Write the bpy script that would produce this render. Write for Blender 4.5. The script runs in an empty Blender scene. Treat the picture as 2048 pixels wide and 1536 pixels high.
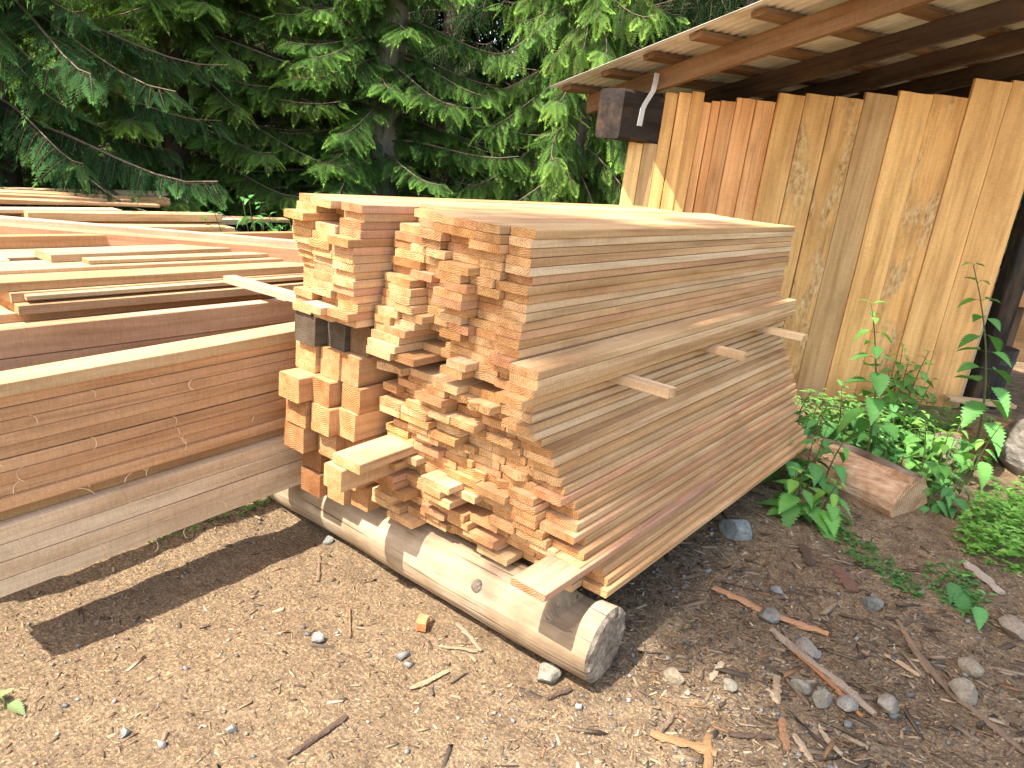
import bpy, math, random
import numpy as np
from mathutils import Vector, Matrix
C = bpy.context.scene.collection
R = math.radians
rnd = random.Random(7)
RNG = np.random.default_rng(11)

# ------------------------------------------------------------------ camera
cam = bpy.data.objects.new("camera", bpy.data.cameras.new("camera"))
C.objects.link(cam)
cam.matrix_world = Matrix(((0.60579574, 0.17490819, -0.77615633, -1.64014),
                           (-0.78814501, 0.26533802, -0.55535861, -1.17739),
                           (0.10880702, 0.94815761, 0.29859366, 1.53972),
                           (0, 0, 0, 1)))
cam.data.sensor_width = 36.0
cam.data.lens = 1434.11 / 2048 * 36
cam.data.clip_start = 0.05
cam.data.clip_end = 400
bpy.context.scene.camera = cam

# ------------------------------------------------------------------ light
LDIR = Vector((0.62, -0.18, -1.0)).normalized()      # the way the sunlight travels
world = bpy.data.worlds.new("World")
bpy.context.scene.world = world
world.use_nodes = True
wn = world.node_tree.nodes
bg = wn["Background"]
sky = wn.new("ShaderNodeTexSky")
sky.sky_type = 'NISHITA'
sky.sun_disc = False
sky.sun_elevation = math.asin(-LDIR.z)
sky.sun_rotation = math.atan2(-LDIR.x, -LDIR.y)
sky.air_density = 1.0
sky.dust_density = 1.5
warm = wn.new("ShaderNodeMix"); warm.data_type = 'RGBA'; warm.blend_type = 'MULTIPLY'      # tint added to stand for tree bounced light, less blue than the clean model
warm.inputs[0].default_value = 1.0; warm.inputs[7].default_value = (1.14, 1.0, .82, 1)
world.node_tree.links.new(sky.outputs[0], warm.inputs[6]); world.node_tree.links.new(warm.outputs[2], bg.inputs[0])
bg.inputs[1].default_value = 0.15
sun = bpy.data.objects.new("sun", bpy.data.lights.new("sun", 'SUN'))
sun.data.energy = 3.6
sun.data.angle = R(0.53)
sun.data.color = (1.0, 0.92, 0.79)
sun.rotation_euler = LDIR.to_track_quat('-Z', 'Y').to_euler()
sun.location = (-6, 5, 12)
C.objects.link(sun)
vs = bpy.context.scene.view_settings
vs.view_transform = 'Standard'
vs.look = 'None'
vs.exposure = 1.85
vs.gamma = 1.0
bpy.context.scene.cycles.max_bounces = 8
bpy.context.scene.cycles.transparent_max_bounces = 4

# ------------------------------------------------------------------ helpers
def tag(o, label=None, cat=None, group=None, kind=None):
    if label: o["label"] = label
    if cat: o["category"] = cat
    if group: o["group"] = group
    if kind: o["kind"] = kind
    return o

def empty(name, loc=(0, 0, 0), **kw):
    o = bpy.data.objects.new(name, None)
    C.objects.link(o)
    o.location = loc
    o.empty_display_size = 0.1
    return tag(o, **kw)

class MB:
    """Collects vertices, faces, vertex colours and material slots for one mesh."""
    def __init__(s):
        s.v = []; s.f = []; s.m = []; s.c = []; s.n = 0
    def add(s, v, f, mat=0, col=None):
        v = np.asarray(v, float)
        off = s.n
        s.v.append(v)
        for q in f: s.f.append([i + off for i in q])
        s.m += [mat] * len(f) if isinstance(mat, int) else list(mat)
        if col is None: col = (1, 1, 1)
        col = np.asarray(col, float)
        if col.ndim == 1: col = np.repeat(col[None], len(v), 0)
        s.c.append(col)
        s.n += len(v)
    def tube(s, pts, rad, seg=6, mat=0, col=None, cap=True, capmat=None, jit=0, rng=None):
        pts = [Vector(p) for p in pts]
        n = len(pts)
        rad = rad if hasattr(rad, '__len__') else [rad] * n
        up = Vector((0, 0, 1)); vs_ = []
        for i, p in enumerate(pts):
            t = (pts[min(i + 1, n - 1)] - pts[max(i - 1, 0)]).normalized()
            a = t.cross(up if abs(t.z) < .95 else Vector((1, 0, 0))).normalized()
            b = a.cross(t).normalized()
            for k in range(seg):
                an = 2 * math.pi * k / seg
                r = rad[i] * (1 + (rng.uniform(-jit, jit) if jit else 0))
                vs_.append(p + (a * math.cos(an) + b * math.sin(an)) * r)
        fs = []; ms = []
        for i in range(n - 1):
            for k in range(seg):
                k2 = (k + 1) % seg
                fs.append((i * seg + k, (i + 1) * seg + k, (i + 1) * seg + k2, i * seg + k2)); ms.append(mat)
        if cap:
            cm = mat if capmat is None else capmat
            fs.append(tuple(range(seg))); ms.append(cm)
            fs.append(tuple((n - 1) * seg + k for k in reversed(range(seg)))); ms.append(cm)
        s.add([tuple(v) for v in vs_], fs, ms, col)
    def build(s, name, mats, parent=None, smooth=False, **kw):
        me = bpy.data.meshes.new(name)
        V = np.concatenate(s.v)
        me.from_pydata(V.tolist(), [], s.f)
        for m in (mats if isinstance(mats, (list, tuple)) else [mats]): me.materials.append(m)
        me.polygons.foreach_set("material_index", s.m)
        if smooth: me.polygons.foreach_set("use_smooth", [True] * len(s.f))
        Cc = np.concatenate(s.c)
        at = me.color_attributes.new("Col", 'FLOAT_COLOR', 'POINT')
        at.data.foreach_set("color", np.concatenate([Cc, np.ones((len(Cc), 1))], 1).ravel())
        me.update()
        o = bpy.data.objects.new(name, me)
        C.objects.link(o)
        if parent: o.parent = parent
        return tag(o, **kw)

def quad_mesh(name, V, F, mats, col=None, matidx=None, smooth=False, parent=None):
    """Fast mesh from numpy arrays of quads."""
    me = bpy.data.meshes.new(name)
    me.vertices.add(len(V)); me.vertices.foreach_set("co", V.astype(np.float32).ravel())
    me.loops.add(F.size); me.loops.foreach_set("vertex_index", F.astype(np.int32).ravel())
    me.polygons.add(len(F))
    me.polygons.foreach_set("loop_start", np.arange(0, F.size, 4, dtype=np.int32))
    me.polygons.foreach_set("loop_total", np.full(len(F), 4, dtype=np.int32))
    for m in (mats if isinstance(mats, (list, tuple)) else [mats]): me.materials.append(m)
    if matidx is not None: me.polygons.foreach_set("material_index", matidx.astype(np.int32))
    if smooth: me.polygons.foreach_set("use_smooth", np.ones(len(F), bool))
    me.update(calc_edges=True)
    if col is not None:
        at = me.color_attributes.new("Col", 'FLOAT_COLOR', 'POINT')
        at.data.foreach_set("color", np.concatenate([col, np.ones((len(col), 1))], 1).astype(np.float32).ravel())
    me.validate()
    o = bpy.data.objects.new(name, me)
    C.objects.link(o)
    if parent: o.parent = parent
    return o

# ------------------------------------------------------------------ materials
def new_mat(name):
    m = bpy.data.materials.new(name); m.use_nodes = True
    nt = m.node_tree; nt.nodes.clear()
    out = nt.nodes.new("ShaderNodeOutputMaterial")
    return m, nt, out
def N(nt, typ, **kw):
    n = nt.nodes.new("ShaderNode" + typ)
    for k, v in kw.items():
        if k.startswith("i_"):
            key = k[2:]
            n.inputs[int(key) if key.isdigit() else key.replace("_", " ")].default_value = v
        else: setattr(n, k, v)
    return n
def L(nt, a, b): nt.links.new(a, b)
def mixc(nt, fac, a, b, mode='MIX'):
    n = nt.nodes.new("ShaderNodeMix"); n.data_type = 'RGBA'; n.blend_type = mode
    for i, x in ((0, fac), (6, a), (7, b)):
        if isinstance(x, (int, float)): n.inputs[i].default_value = x
        elif isinstance(x, tuple): n.inputs[i].default_value = (*x, 1) if len(x) == 3 else x
        else: L(nt, x, n.inputs[i])
    return n.outputs[2]
def ramp(nt, fac, stops, interp='LINEAR'):
    n = nt.nodes.new("ShaderNodeValToRGB"); L(nt, fac, n.inputs[0])
    cr = n.color_ramp; cr.interpolation = interp
    while len(cr.elements) < len(stops): cr.elements.new(0.5)
    for e, (p, c) in zip(cr.elements, stops):
        e.position = p; e.color = (*c, 1) if len(c) == 3 else c
    return n.outputs[0]
def g3(v): return (v, v, v)
def math_(nt, op, a, b=None):
    n = nt.nodes.new("ShaderNodeMath"); n.operation = op
    for i, x in ((0, a), (1, b)):
        if x is None: continue
        if isinstance(x, (int, float)): n.inputs[i].default_value = x
        else: L(nt, x, n.inputs[i])
    return n.outputs[0]
def mapping(nt, vec, sc, loc=(0, 0, 0)):
    n = N(nt, "Mapping"); n.inputs["Scale"].default_value = sc; n.inputs["Location"].default_value = loc
    L(nt, vec, n.inputs[0]); return n.outputs[0]
def noise(nt, vec, scale=1, detail=4, rough=.55, dist=0):
    n = N(nt, "TexNoise", i_Scale=scale, i_Detail=detail, i_Roughness=rough, i_Distortion=dist)
    L(nt, vec, n.inputs["Vector"]); return n.outputs["Fac"]
def obj_vec(nt):
    tc = N(nt, "TexCoord"); oi = N(nt, "ObjectInfo")
    sc = N(nt, "VectorMath", operation='SCALE'); sc.inputs[0].default_value = (17.3, 9.1, 23.7)
    L(nt, oi.outputs["Random"], sc.inputs["Scale"])
    ad = N(nt, "VectorMath", operation='ADD')
    L(nt, tc.outputs["Object"], ad.inputs[0]); L(nt, sc.outputs[0], ad.inputs[1])
    return ad.outputs[0], oi
def principled(nt, out, col, rough=.7, bump=None, bdist=.002, bstr=.6, spec=.3, **kw):
    b = N(nt, "BsdfPrincipled")
    if isinstance(col, tuple): b.inputs["Base Color"].default_value = (*col, 1)
    else: L(nt, col, b.inputs["Base Color"])
    if isinstance(rough, (int, float)): b.inputs["Roughness"].default_value = rough
    else: L(nt, rough, b.inputs["Roughness"])
    b.inputs["Specular IOR Level"].default_value = spec
    for k, v in kw.items(): b.inputs[k.replace("_", " ")].default_value = v
    if bump is not None:
        bp = N(nt, "Bump", i_Strength=bstr, i_Distance=bdist); L(nt, bump, bp.inputs["Height"])
        L(nt, bp.outputs[0], b.inputs["Normal"])
    L(nt, b.outputs[0], out.inputs[0])
    return b

def wood_mat(name, saw=1.0, knots=True, contrast=1.0, weather=0.0, gscale=1.0, mottle=0.0):
    """Long-grain wood, grain along local X, tinted by the object's colour."""
    m, nt, out = new_mat(name)
    v, oi = obj_vec(nt)
    tint = oi.outputs["Color"]
    warp = N(nt, "TexNoise", i_Scale=2.0, i_Detail=2.0)
    L(nt, mapping(nt, v, (.7, 3, 3)), warp.inputs["Vector"])
    wsc = N(nt, "VectorMath", operation='SCALE', i_Scale=.05); L(nt, warp.outputs["Color"], wsc.inputs[0])
    va = N(nt, "VectorMath", operation='ADD'); L(nt, v, va.inputs[0]); L(nt, wsc.outputs[0], va.inputs[1])
    g = noise(nt, mapping(nt, va.outputs[0], (1.3 * gscale, 55 * gscale, 55 * gscale)), 1, 5, .6)
    lo = noise(nt, mapping(nt, v, (1.6, 9, 9)), 1, 3, .5)
    s = noise(nt, mapping(nt, v, (120, 22, 22)), 1, 3, .65, .6)
    fz = noise(nt, mapping(nt, v, (260, 260, 260)), 1, 2, .6)
    c = contrast
    dk = 1 - .38 * c
    col = mixc(nt, 1.0, tint, ramp(nt, g, [(.25, (dk, dk * .93, dk * .86)), (.5, g3(.96)), (.75, (1.1, 1.1, 1.1))]), 'MULTIPLY')
    col = mixc(nt, 1.0, col, ramp(nt, lo, [(.3, (1 - .28 * c, 1 - .36 * c, 1 - .42 * c)), (.55, g3(1.0)), (.75, (1.1, 1.13, 1.2))]), 'MULTIPLY')
    col = mixc(nt, 1.0, col, ramp(nt, s, [(.35, g3(1 - .2 * saw)), (.6, g3(1 + .08 * saw))]), 'MULTIPLY')
    col = mixc(nt, 1.0, col, ramp(nt, fz, [(.3, g3(.86)), (.65, g3(1.08))]), 'MULTIPLY')
    if knots:
        vo = N(nt, "TexVoronoi", i_Scale=1.0, feature='F1'); L(nt, mapping(nt, va.outputs[0], (2.1, 6.5, 6.5)), vo.inputs["Vector"])
        wn_ = N(nt, "TexWhiteNoise", noise_dimensions='3D'); L(nt, vo.outputs["Position"], wn_.inputs[0])
        has = math_(nt, 'GREATER_THAN', wn_.outputs[0], .55)
        k = ramp(nt, vo.outputs["Distance"], [(.05, g3(1)), (.11, g3(.45)), (.24, g3(0))])
        k = math_(nt, 'MULTIPLY', k, has)
        col = mixc(nt, math_(nt, 'MULTIPLY', k, .75), col, mixc(nt, .6, tint, (.16, .06, .02)))
    if weather > 0:
        st = noise(nt, mapping(nt, v, (2.2, 7, 7)), 1, 6, .7)
        sf = math_(nt, 'MULTIPLY', ramp(nt, st, [(.5, g3(0)), (.68, g3(1))]), weather)
        col = mixc(nt, sf, col, (.13, .075, .035))
    if mottle > 0:          # torn pale patches with a brown fringe
        mz = noise(nt, mapping(nt, v, (2.6, 8, 8), (4, 1, 2)), 1, 3, .5)
        mf = noise(nt, mapping(nt, v, (18, 42, 42)), 1, 5, .7)
        patch = math_(nt, 'MULTIPLY', ramp(nt, mz, [(.5, g3(0)), (.6, g3(1))]), mottle)
        col = mixc(nt, patch, col, ramp(nt, mf, [(.34, (.16, .08, .03)), (.47, (.46, .28, .11)), (.60, (.66, .52, .33))]))
    hgt = math_(nt, 'ADD', math_(nt, 'MULTIPLY', g, .6), math_(nt, 'ADD', math_(nt, 'MULTIPLY', s, .5 * saw), math_(nt, 'MULTIPLY', fz, .4)))
    principled(nt, out, col, .78, hgt, .003, .55, .2)
    return m

def endgrain_mat(name):
    m, nt, out = new_mat(name)
    v, oi = obj_vec(nt)
    tint = oi.outputs["Color"]
    tc = N(nt, "TexCoord"); wn_ = N(nt, "TexWhiteNoise", noise_dimensions='1D'); L(nt, oi.outputs["Random"], wn_.inputs["W"])
    sb = N(nt, "VectorMath", operation='SUBTRACT'); sb.inputs[1].default_value = (.5, .25, .35); L(nt, wn_.outputs["Color"], sb.inputs[0])
    sc = N(nt, "VectorMath", operation='MULTIPLY'); sc.inputs[1].default_value = (0, .22, .20); L(nt, sb.outputs[0], sc.inputs[0])
    ad = N(nt, "VectorMath", operation='SUBTRACT'); L(nt, tc.outputs["Object"], ad.inputs[0]); L(nt, sc.outputs[0], ad.inputs[1])
    w = N(nt, "TexWave", wave_type='RINGS', rings_direction='X', i_Scale=44.0, i_Distortion=1.6, i_Detail=2.0)
    w.inputs["Detail Scale"].default_value = .8
    L(nt, mapping(nt, ad.outputs[0], (0, 1, 1)), w.inputs["Vector"])
    sp = noise(nt, mapping(nt, v, (30, 210, 210)), 1, 4, .7)
    bl = noise(nt, mapping(nt, v, (6, 16, 16)), 1, 3, .6)
    col = mixc(nt, 1.0, tint, ramp(nt, w.outputs["Fac"], [(.1, (.84, .76, .66)), (.7, (1.04, 1.0, .95))]), 'MULTIPLY')
    col = mixc(nt, 1.0, col, ramp(nt, sp, [(.32, (.62, .55, .48)), (.6, g3(1.08))]), 'MULTIPLY')
    col = mixc(nt, 1.0, col, ramp(nt, bl, [(.3, (.72, .6, .48)), (.6, g3(1.05))]), 'MULTIPLY')
    h = math_(nt, 'ADD', math_(nt, 'MULTIPLY', sp, .8), math_(nt, 'MULTIPLY', w.outputs["Fac"], .4))
    principled(nt, out, col, .85, h, .004, .7, .15)
    return m

def bark_mat(name, dark, light, sc=(3, 14, 14), bd=.02):
    m, nt, out = new_mat(name)
    v, oi = obj_vec(nt)
    a = noise(nt, mapping(nt, v, sc), 1, 7, .68, .4)
    b = noise(nt, mapping(nt, v, tuple(x * .25 for x in sc)), 1, 3, .5)
    col = ramp(nt, a, [(.3, dark), (.52, tuple((x + y) / 2 for x, y in zip(dark, light))), (.72, light)])
    col = mixc(nt, 1.0, col, ramp(nt, b, [(.3, g3(.7)), (.7, g3(1.2))]), 'MULTIPLY')
    principled(nt, out, col, .9, a, bd, .8, .15)
    return m

def leaf_mat(name, trans=.35, gloss=.28, rough=.5):
    m, nt, out = new_mat(name)
    at = N(nt, "VertexColor", layer_name="Col")
    d = N(nt, "BsdfPrincipled", i_Roughness=rough); d.inputs["Specular IOR Level"].default_value = gloss
    L(nt, at.outputs["Color"], d.inputs["Base Color"])
    t = N(nt, "BsdfTranslucent")
    L(nt, mixc(nt, 1.0, at.outputs["Color"], (1.15, 1.25, .6), 'MULTIPLY'), t.inputs[0])
    mx = N(nt, "MixShader"); mx.inputs[0].default_value = trans
    L(nt, d.outputs[0], mx.inputs[1]); L(nt, t.outputs[0], mx.inputs[2]); L(nt, mx.outputs[0], out.inputs[0])
    return m

def vcol_mat(name, rough=.85, sc=120):
    """Loose bits: colour from the mesh, fine noise on top."""
    m, nt, out = new_mat(name)
    at = N(nt, "VertexColor", layer_name="Col"); tc = N(nt, "TexCoord")
    a = noise(nt, mapping(nt, tc.outputs["Object"], (sc, sc, sc)), 1, 4, .65)
    col = mixc(nt, 1.0, at.outputs["Color"], ramp(nt, a, [(.3, g3(.7)), (.7, g3(1.2))]), 'MULTIPLY')
    principled(nt, out, col, rough, a, .004, .6, .2)
    return m

M = {}
M['board'] = wood_mat("sawn_wood", .5, True, .9)
M['end'] = endgrain_mat("end_grain")
M['wall'] = wood_mat("weathered_wall_wood", .35, True, .75, .22, .7)
M['mottled'] = wood_mat("mottled_wall_wood", .35, True, .9, .35, .8, mottle=.62)
M['fresh'] = wood_mat("fresh_wall_wood", .35, True, .9, .1, .9)
M['rafter'] = wood_mat("stained_rafter_wood", .6, True, 1.2, .35, .8)
M['darkwood'] = wood_mat("old_beam_wood", .6, False, 1.5, .6, .7)
M['bark'] = bark_mat("cedar_bark", (.035, .026, .02), (.20, .16, .13), (9, 9, 1.6), .03)
M['greytrunk'] = bark_mat("pale_grey_bark", (.08, .07, .06), (.42, .40, .37), (9, 9, 1.6), .03)
M['stick'] = bark_mat("weathered_stick", (.06, .035, .02), (.34, .25, .17), (3, 30, 30), .006)
M['leaf'] = leaf_mat("conifer_foliage", .30, .05, .7)
M['nettle'] = leaf_mat("nettle_leaf", .3, .22, .5)
M['stem'] = vcol_mat("plant_stem", .6, 60)
M['chips'] = vcol_mat("loose_chips", .85, 150)

def stone_mat():
    m, nt, out = new_mat("stone")
    v, oi = obj_vec(nt)
    a = noise(nt, mapping(nt, v, (22, 22, 22)), 1, 7, .65)
    b = noise(nt, mapping(nt, v, (120, 120, 120)), 1, 3, .6)
    col = mixc(nt, 1.0, oi.outputs["Color"], ramp(nt, a, [(.3, (.55, .52, .5)), (.55, g3(.95)), (.75, (1.25, 1.22, 1.15))]), 'MULTIPLY')
    col = mixc(nt, 1.0, col, ramp(nt, b, [(.35, g3(.8)), (.6, g3(1.1))]), 'MULTIPLY')
    principled(nt, out, col, .85, math_(nt, 'ADD', a, math_(nt, 'MULTIPLY', b, .3)), .01, .8, .25)
    return m
M['stone'] = stone_mat()

def metal_mat():
    m, nt, out = new_mat("galvanised_metal")
    v, oi = obj_vec(nt)
    a = noise(nt, mapping(nt, v, (5, 5, 5)), 1, 6, .6)
    b = noise(nt, mapping(nt, v, (60, 60, 60)), 1, 3, .6)
    col = mixc(nt, 1.0, oi.outputs["Color"], ramp(nt, a, [(.3, (.72, .66, .58)), (.6, g3(1.0))]), 'MULTIPLY')
    principled(nt, out, col, ramp(nt, b, [(.3, g3(.42)), (.7, g3(.62))]), b, .001, .2, .5, Metallic=.15)
    return m
M['metal'] = metal_mat()

def ground_mat():
    m, nt, out = new_mat("dirt_and_sawdust")
    tc = N(nt, "TexCoord"); v = tc.outputs["Object"]
    sep = N(nt, "SeparateXYZ"); L(nt, v, sep.inputs[0])
    big = noise(nt, mapping(nt, v, (1.1, 1.1, 1.1), (3, 7, 0)), 1, 5, .6)
    mid = noise(nt, mapping(nt, v, (9, 9, 9)), 1, 6, .65)
    fine = noise(nt, mapping(nt, v, (95, 95, 95)), 1, 5, .7)
    vfin = noise(nt, mapping(nt, v, (330, 330, 330)), 1, 3, .7)
    vo = N(nt, "TexVoronoi", i_Scale=170.0); L(nt, v, vo.inputs["Vector"])
    vo2 = N(nt, "TexVoronoi", i_Scale=115.0); L(nt, mapping(nt, v, (1.8, .8, 1)), vo2.inputs["Vector"])
    # sawdust lies thick before the ends of the stack and thins out to the right
    x = math_(nt, 'MULTIPLY', sep.outputs["X"], -.22); y = math_(nt, 'MULTIPLY', sep.outputs["Y"], .5)
    saw = math_(nt, 'ADD', math_(nt, 'ADD', x, y), .33)
    saw = math_(nt, 'ADD', saw, math_(nt, 'MULTIPLY', math_(nt, 'SUBTRACT', big, .5), 1.5))
    saw = math_(nt, 'ADD', saw, math_(nt, 'MULTIPLY', math_(nt, 'SUBTRACT', mid, .5), .9))
    n = nt.nodes.new("ShaderNodeClamp"); L(nt, saw, n.inputs[0]); saw = n.outputs[0]
    soil = ramp(nt, mid, [(.3, (.14, .098, .063)), (.5, (.25, .178, .115)), (.72, (.36, .27, .175))])
    dust = ramp(nt, fine, [(.3, (.165, .112, .07)), (.5, (.262, .188, .118)), (.7, (.37, .28, .185))])
    col = mixc(nt, math_(nt, 'MULTIPLY', saw, .92), soil, dust)
    wn1 = N(nt, "TexWhiteNoise", noise_dimensions='3D'); L(nt, vo.outputs["Position"], wn1.inputs[0])
    grain = ramp(nt, wn1.outputs[0], [(.0, g3(.62)), (.5, g3(.98)), (.84, g3(1.12)), (.95, (1.75, 1.6, 1.4))])
    col = mixc(nt, .85, col, mixc(nt, 1.0, col, grain, 'MULTIPLY'))
    wn2 = N(nt, "TexWhiteNoise", noise_dimensions='3D'); L(nt, vo2.outputs["Position"], wn2.inputs[0])
    bits = ramp(nt, wn2.outputs[0], [(0, (.45, .4, .36)), (.12, g3(.55)), (.16, g3(1)), (.88, g3(1)), (.93, (1.6, 1.5, 1.3))], 'CONSTANT')
    col = mixc(nt, .5, col, mixc(nt, 1.0, col, bits, 'MULTIPLY'))
    col = mixc(nt, 1.0, col, ramp(nt, vfin, [(.3, g3(.75)), (.7, g3(1.22))]), 'MULTIPLY')
    h = math_(nt, 'ADD', math_(nt, 'MULTIPLY', fine, 1.0), math_(nt, 'ADD', math_(nt, 'MULTIPLY', vfin, .5), math_(nt, 'MULTIPLY', wn1.outputs[0], .5)))
    principled(nt, out, col, .92, h, .012, .9, .12)
    return m
M['ground'] = ground_mat()

# ------------------------------------------------------------------ ground
def vnoise(x, y, seed=0):
    xi = np.floor(x).astype(np.int64); yi = np.floor(y).astype(np.int64)
    fx = x - xi; fy = y - yi
    fx = fx * fx * (3 - 2 * fx); fy = fy * fy * (3 - 2 * fy)
    def h(a, b):
        n = (a * 374761393 + b * 668265263 + seed * 982451653) & 0xffffffff
        n = ((n ^ (n >> 13)) * 1274126177) & 0xffffffff
        return ((n ^ (n >> 16)) & 0xffff) / 65535.0 - .5
    return (h(xi, yi) * (1 - fx) + h(xi + 1, yi) * fx) * (1 - fy) + (h(xi, yi + 1) * (1 - fx) + h(xi + 1, yi + 1) * fx) * fy
def ground_z(x, y):
    x = np.asarray(x, float); y = np.asarray(y, float)
    z = .030 * vnoise(x * 1.3, y * 1.3, 1) + .022 * vnoise(x * 4, y * 4, 2) + .012 * vnoise(x * 11, y * 11, 3) + .008 * vnoise(x * 27, y * 27, 4)
    far = np.clip((np.hypot(x - 1, y) - 5) / 8, 0, 1)
    z = z + far * .25 * vnoise(x * .4, y * .4, 5)
    z = z - .02
    # low ridge of soil pushed up under the left pile
    z = z + .05 * np.exp(-((y - 1.27) / .13) ** 2) * (1 / (1 + np.exp(-(x + .5) * 6))) * (x < .6)
    # the yard rises a little under the far end of the stack
    z = z + .075 * np.exp(-((x - 2.35) / .55) ** 2 - ((y + .15) / .5) ** 2)
    # soil and litter heaped at the foot of the shed wall
    d = (x - 3.99) * -.745 + (y - .15) * -.667; a = (x - 3.99) * .667 + (y - .15) * -.745
    z = z + .10 * np.exp(-((d - .35) / .45) ** 2) * np.clip((a + .6) / 1.2, 0, 1)
    return z
def gz(x, y): return float(ground_z(np.array([x]), np.array([y]))[0])

def axis_pts(a, b, step, lo, hi):
    core = np.arange(a, b, step); left = []; s = step; p = a
    while p > lo: s *= 1.25; p -= s; left.append(p)
    right = []; s = step; p = core[-1]
    while p < hi: s *= 1.25; p += s; right.append(p)
    return np.array(left[::-1] + list(core) + right)
gx = axis_pts(-1.7, 3.3, .016, -90, 90); gy = axis_pts(-2.1, 1.7, .016, -90, 90)
GX, GY = np.meshgrid(gx, gy, indexing='ij')
V = np.stack([GX, GY, ground_z(GX, GY)], -1).reshape(-1, 3)
ni, nj = len(gx), len(gy)
idx = np.arange(ni * nj).reshape(ni, nj)
F = np.stack([idx[:-1, :-1], idx[1:, :-1], idx[1:, 1:], idx[:-1, 1:]], -1).reshape(-1, 4)
tag(quad_mesh("ground", V, F, M['ground'], smooth=True), "brown dirt yard covered with sawdust and wood chips", "ground", kind="structure")

# ------------------------------------------------------------------ boards
PAL = [(.60, .37, .19), (.63, .41, .22), (.585, .335, .18), (.55, .33, .155), (.66, .46, .27), (.59, .33, .195), (.50, .29, .14), (.64, .44, .255)]
WORD = ["tan", "light tan", "pinkish", "golden tan", "pale", "reddish pink", "brown", "cream"]

def board_mesh(name, Lx, W, T, rng, ragged0=0., ragged1=0., bow=.004, nx=7, ny=5, ch=.0022, wane=0):
    """A sawn board from (0,0,0) to (Lx,W,T); long faces slot 0, ends slot 1."""
    ys = np.linspace(0, W, ny)
    sec = [(y, T) for y in ys]                      # top, low y to high y
    prof = []
    prof.append((ch, 0)); 
    for y in ys[1:-1]: prof.append((y, 0))
    prof.append((W - ch, 0)); prof.append((W, ch)); prof.append((W, T - ch))
    prof.append((W - ch, T))
    for y in ys[1:-1][::-1]: prof.append((y, T))
    prof.append((ch, T)); prof.append((0, T - ch)); prof.append((0, ch))
    prof = np.array(prof); k = len(prof)
    xs = np.linspace(0, Lx, nx)
    b1, b2 = rng.normal(0, bow), rng.normal(0, bow * .35)
    ph = rng.uniform(0, 3)
    V = []
    r0 = {}; r1 = {}
    for i, x in enumerate(xs):
        t = x / Lx
        for j, (y, z) in enumerate(prof):
            dx = 0
            if i in (0, nx - 1):
                rg = ragged0 if i == 0 else ragged1
                key = round(y / W * (ny - 1))
                d = r0 if i == 0 else r1
                if key not in d: d[key] = rng.uniform(0, 1)
                dx = (1 if i == 0 else -1) * (d[key] * rg + rng.uniform(0, .0012) + rg * .5 * rng.uniform(0, 1))
            wob = .0008 * math.sin(9 * x + ph + j)
            V.append((x + dx, y + b1 * math.sin(math.pi * t) + wob, z + b2 * math.sin(math.pi * t)))
    F = []; mt = []
    for i in range(nx - 1):
        for j in range(k):
            j2 = (j + 1) % k
            F.append((i * k + j, i * k + j2, (i + 1) * k + j2, (i + 1) * k + j)); mt.append(0)
    # ends as strips between bottom and top
    bot = list(range(0, ny)); top = [k - 3 - q for q in range(0, ny)]
    for base, flip in ((0, False), ((nx - 1) * k, True)):
        for q in range(ny - 1):
            f = (base + bot[q], base + top[q], base + top[q + 1], base + bot[q + 1])
            F.append(f[::-1] if flip else f); mt.append(1)
        f = (base + k - 1, base + k - 2, base + top[0], base + bot[0]); F.append(f[::-1] if flip else f); mt.append(1)
        f = (base + bot[-1], base + top[-1], base + ny + 1, base + ny); F.append(f[::-1] if flip else f); mt.append(1)
    me = bpy.data.meshes.new(name)
    me.from_pydata(V, [], F); 
    me.polygons.foreach_set("material_index", mt)
    me.update()
    return me

def lumber(name, loc, Lx, W, T, rng, col, rotz=0., tilt=(0, 0), mats=None, parent=None, **kw):
    bk = {k: kw.pop(k) for k in ("ragged0", "ragged1", "bow", "nx", "ny", "ch") if k in kw}
    me = board_mesh(name, Lx, W, T, rng, **bk)
    for m in mats or (M['board'], M['end']): me.materials.append(m)
    o = bpy.data.objects.new(name, me); C.objects.link(o)
    o.location = loc; o.rotation_euler = (tilt[0], tilt[1], rotz)
    o.color = (*col, 1)
    if parent: o.parent = parent
    return tag(o, **kw)

def shade(c, rng, s=.07):
    k = 1 + rng.normal(0, s); w = rng.normal(0, s * .4)
    return (min(.9, c[0] * k), min(.85, c[1] * k * (1 - w)), min(.7, c[2] * k * (1 - 2 * w)))

ORD = ["bottom", "second", "third", "fourth", "fifth", "sixth", "seventh", "eighth", "ninth", "tenth", "eleventh", "twelfth",
       "thirteenth", "fourteenth", "fifteenth", "sixteenth", "seventeenth", "eighteenth", "nineteenth", "twentieth",
       "twenty first", "twenty second", "twenty third", "twenty fourth", "twenty fifth"]
br = np.random.default_rng(5)
T0 = .0262
BL = 2.44
G_STACK = "boards in the big square lumber stack"
def put_board(col_name, half, row, nrow, x, y, z, w, t, runcol, first=False, ragged=0., rot=0., L_=BL):
    pi = runcol
    c = shade(PAL[pi], br, .08)
    rowword = "topmost" if row == nrow - 1 else ("lowest" if row == 0 else ORD[row] + " from the bottom")
    lab = f"{WORD[pi]} board, {rowword}, {col_name}, stack's {half}"
    lumber("board", (x, y, z), L_, w, t, br, c, rotz=rot, ragged0=ragged, ragged1=.001, bow=.003,
           label=lab, cat="board", group=G_STACK)

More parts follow.
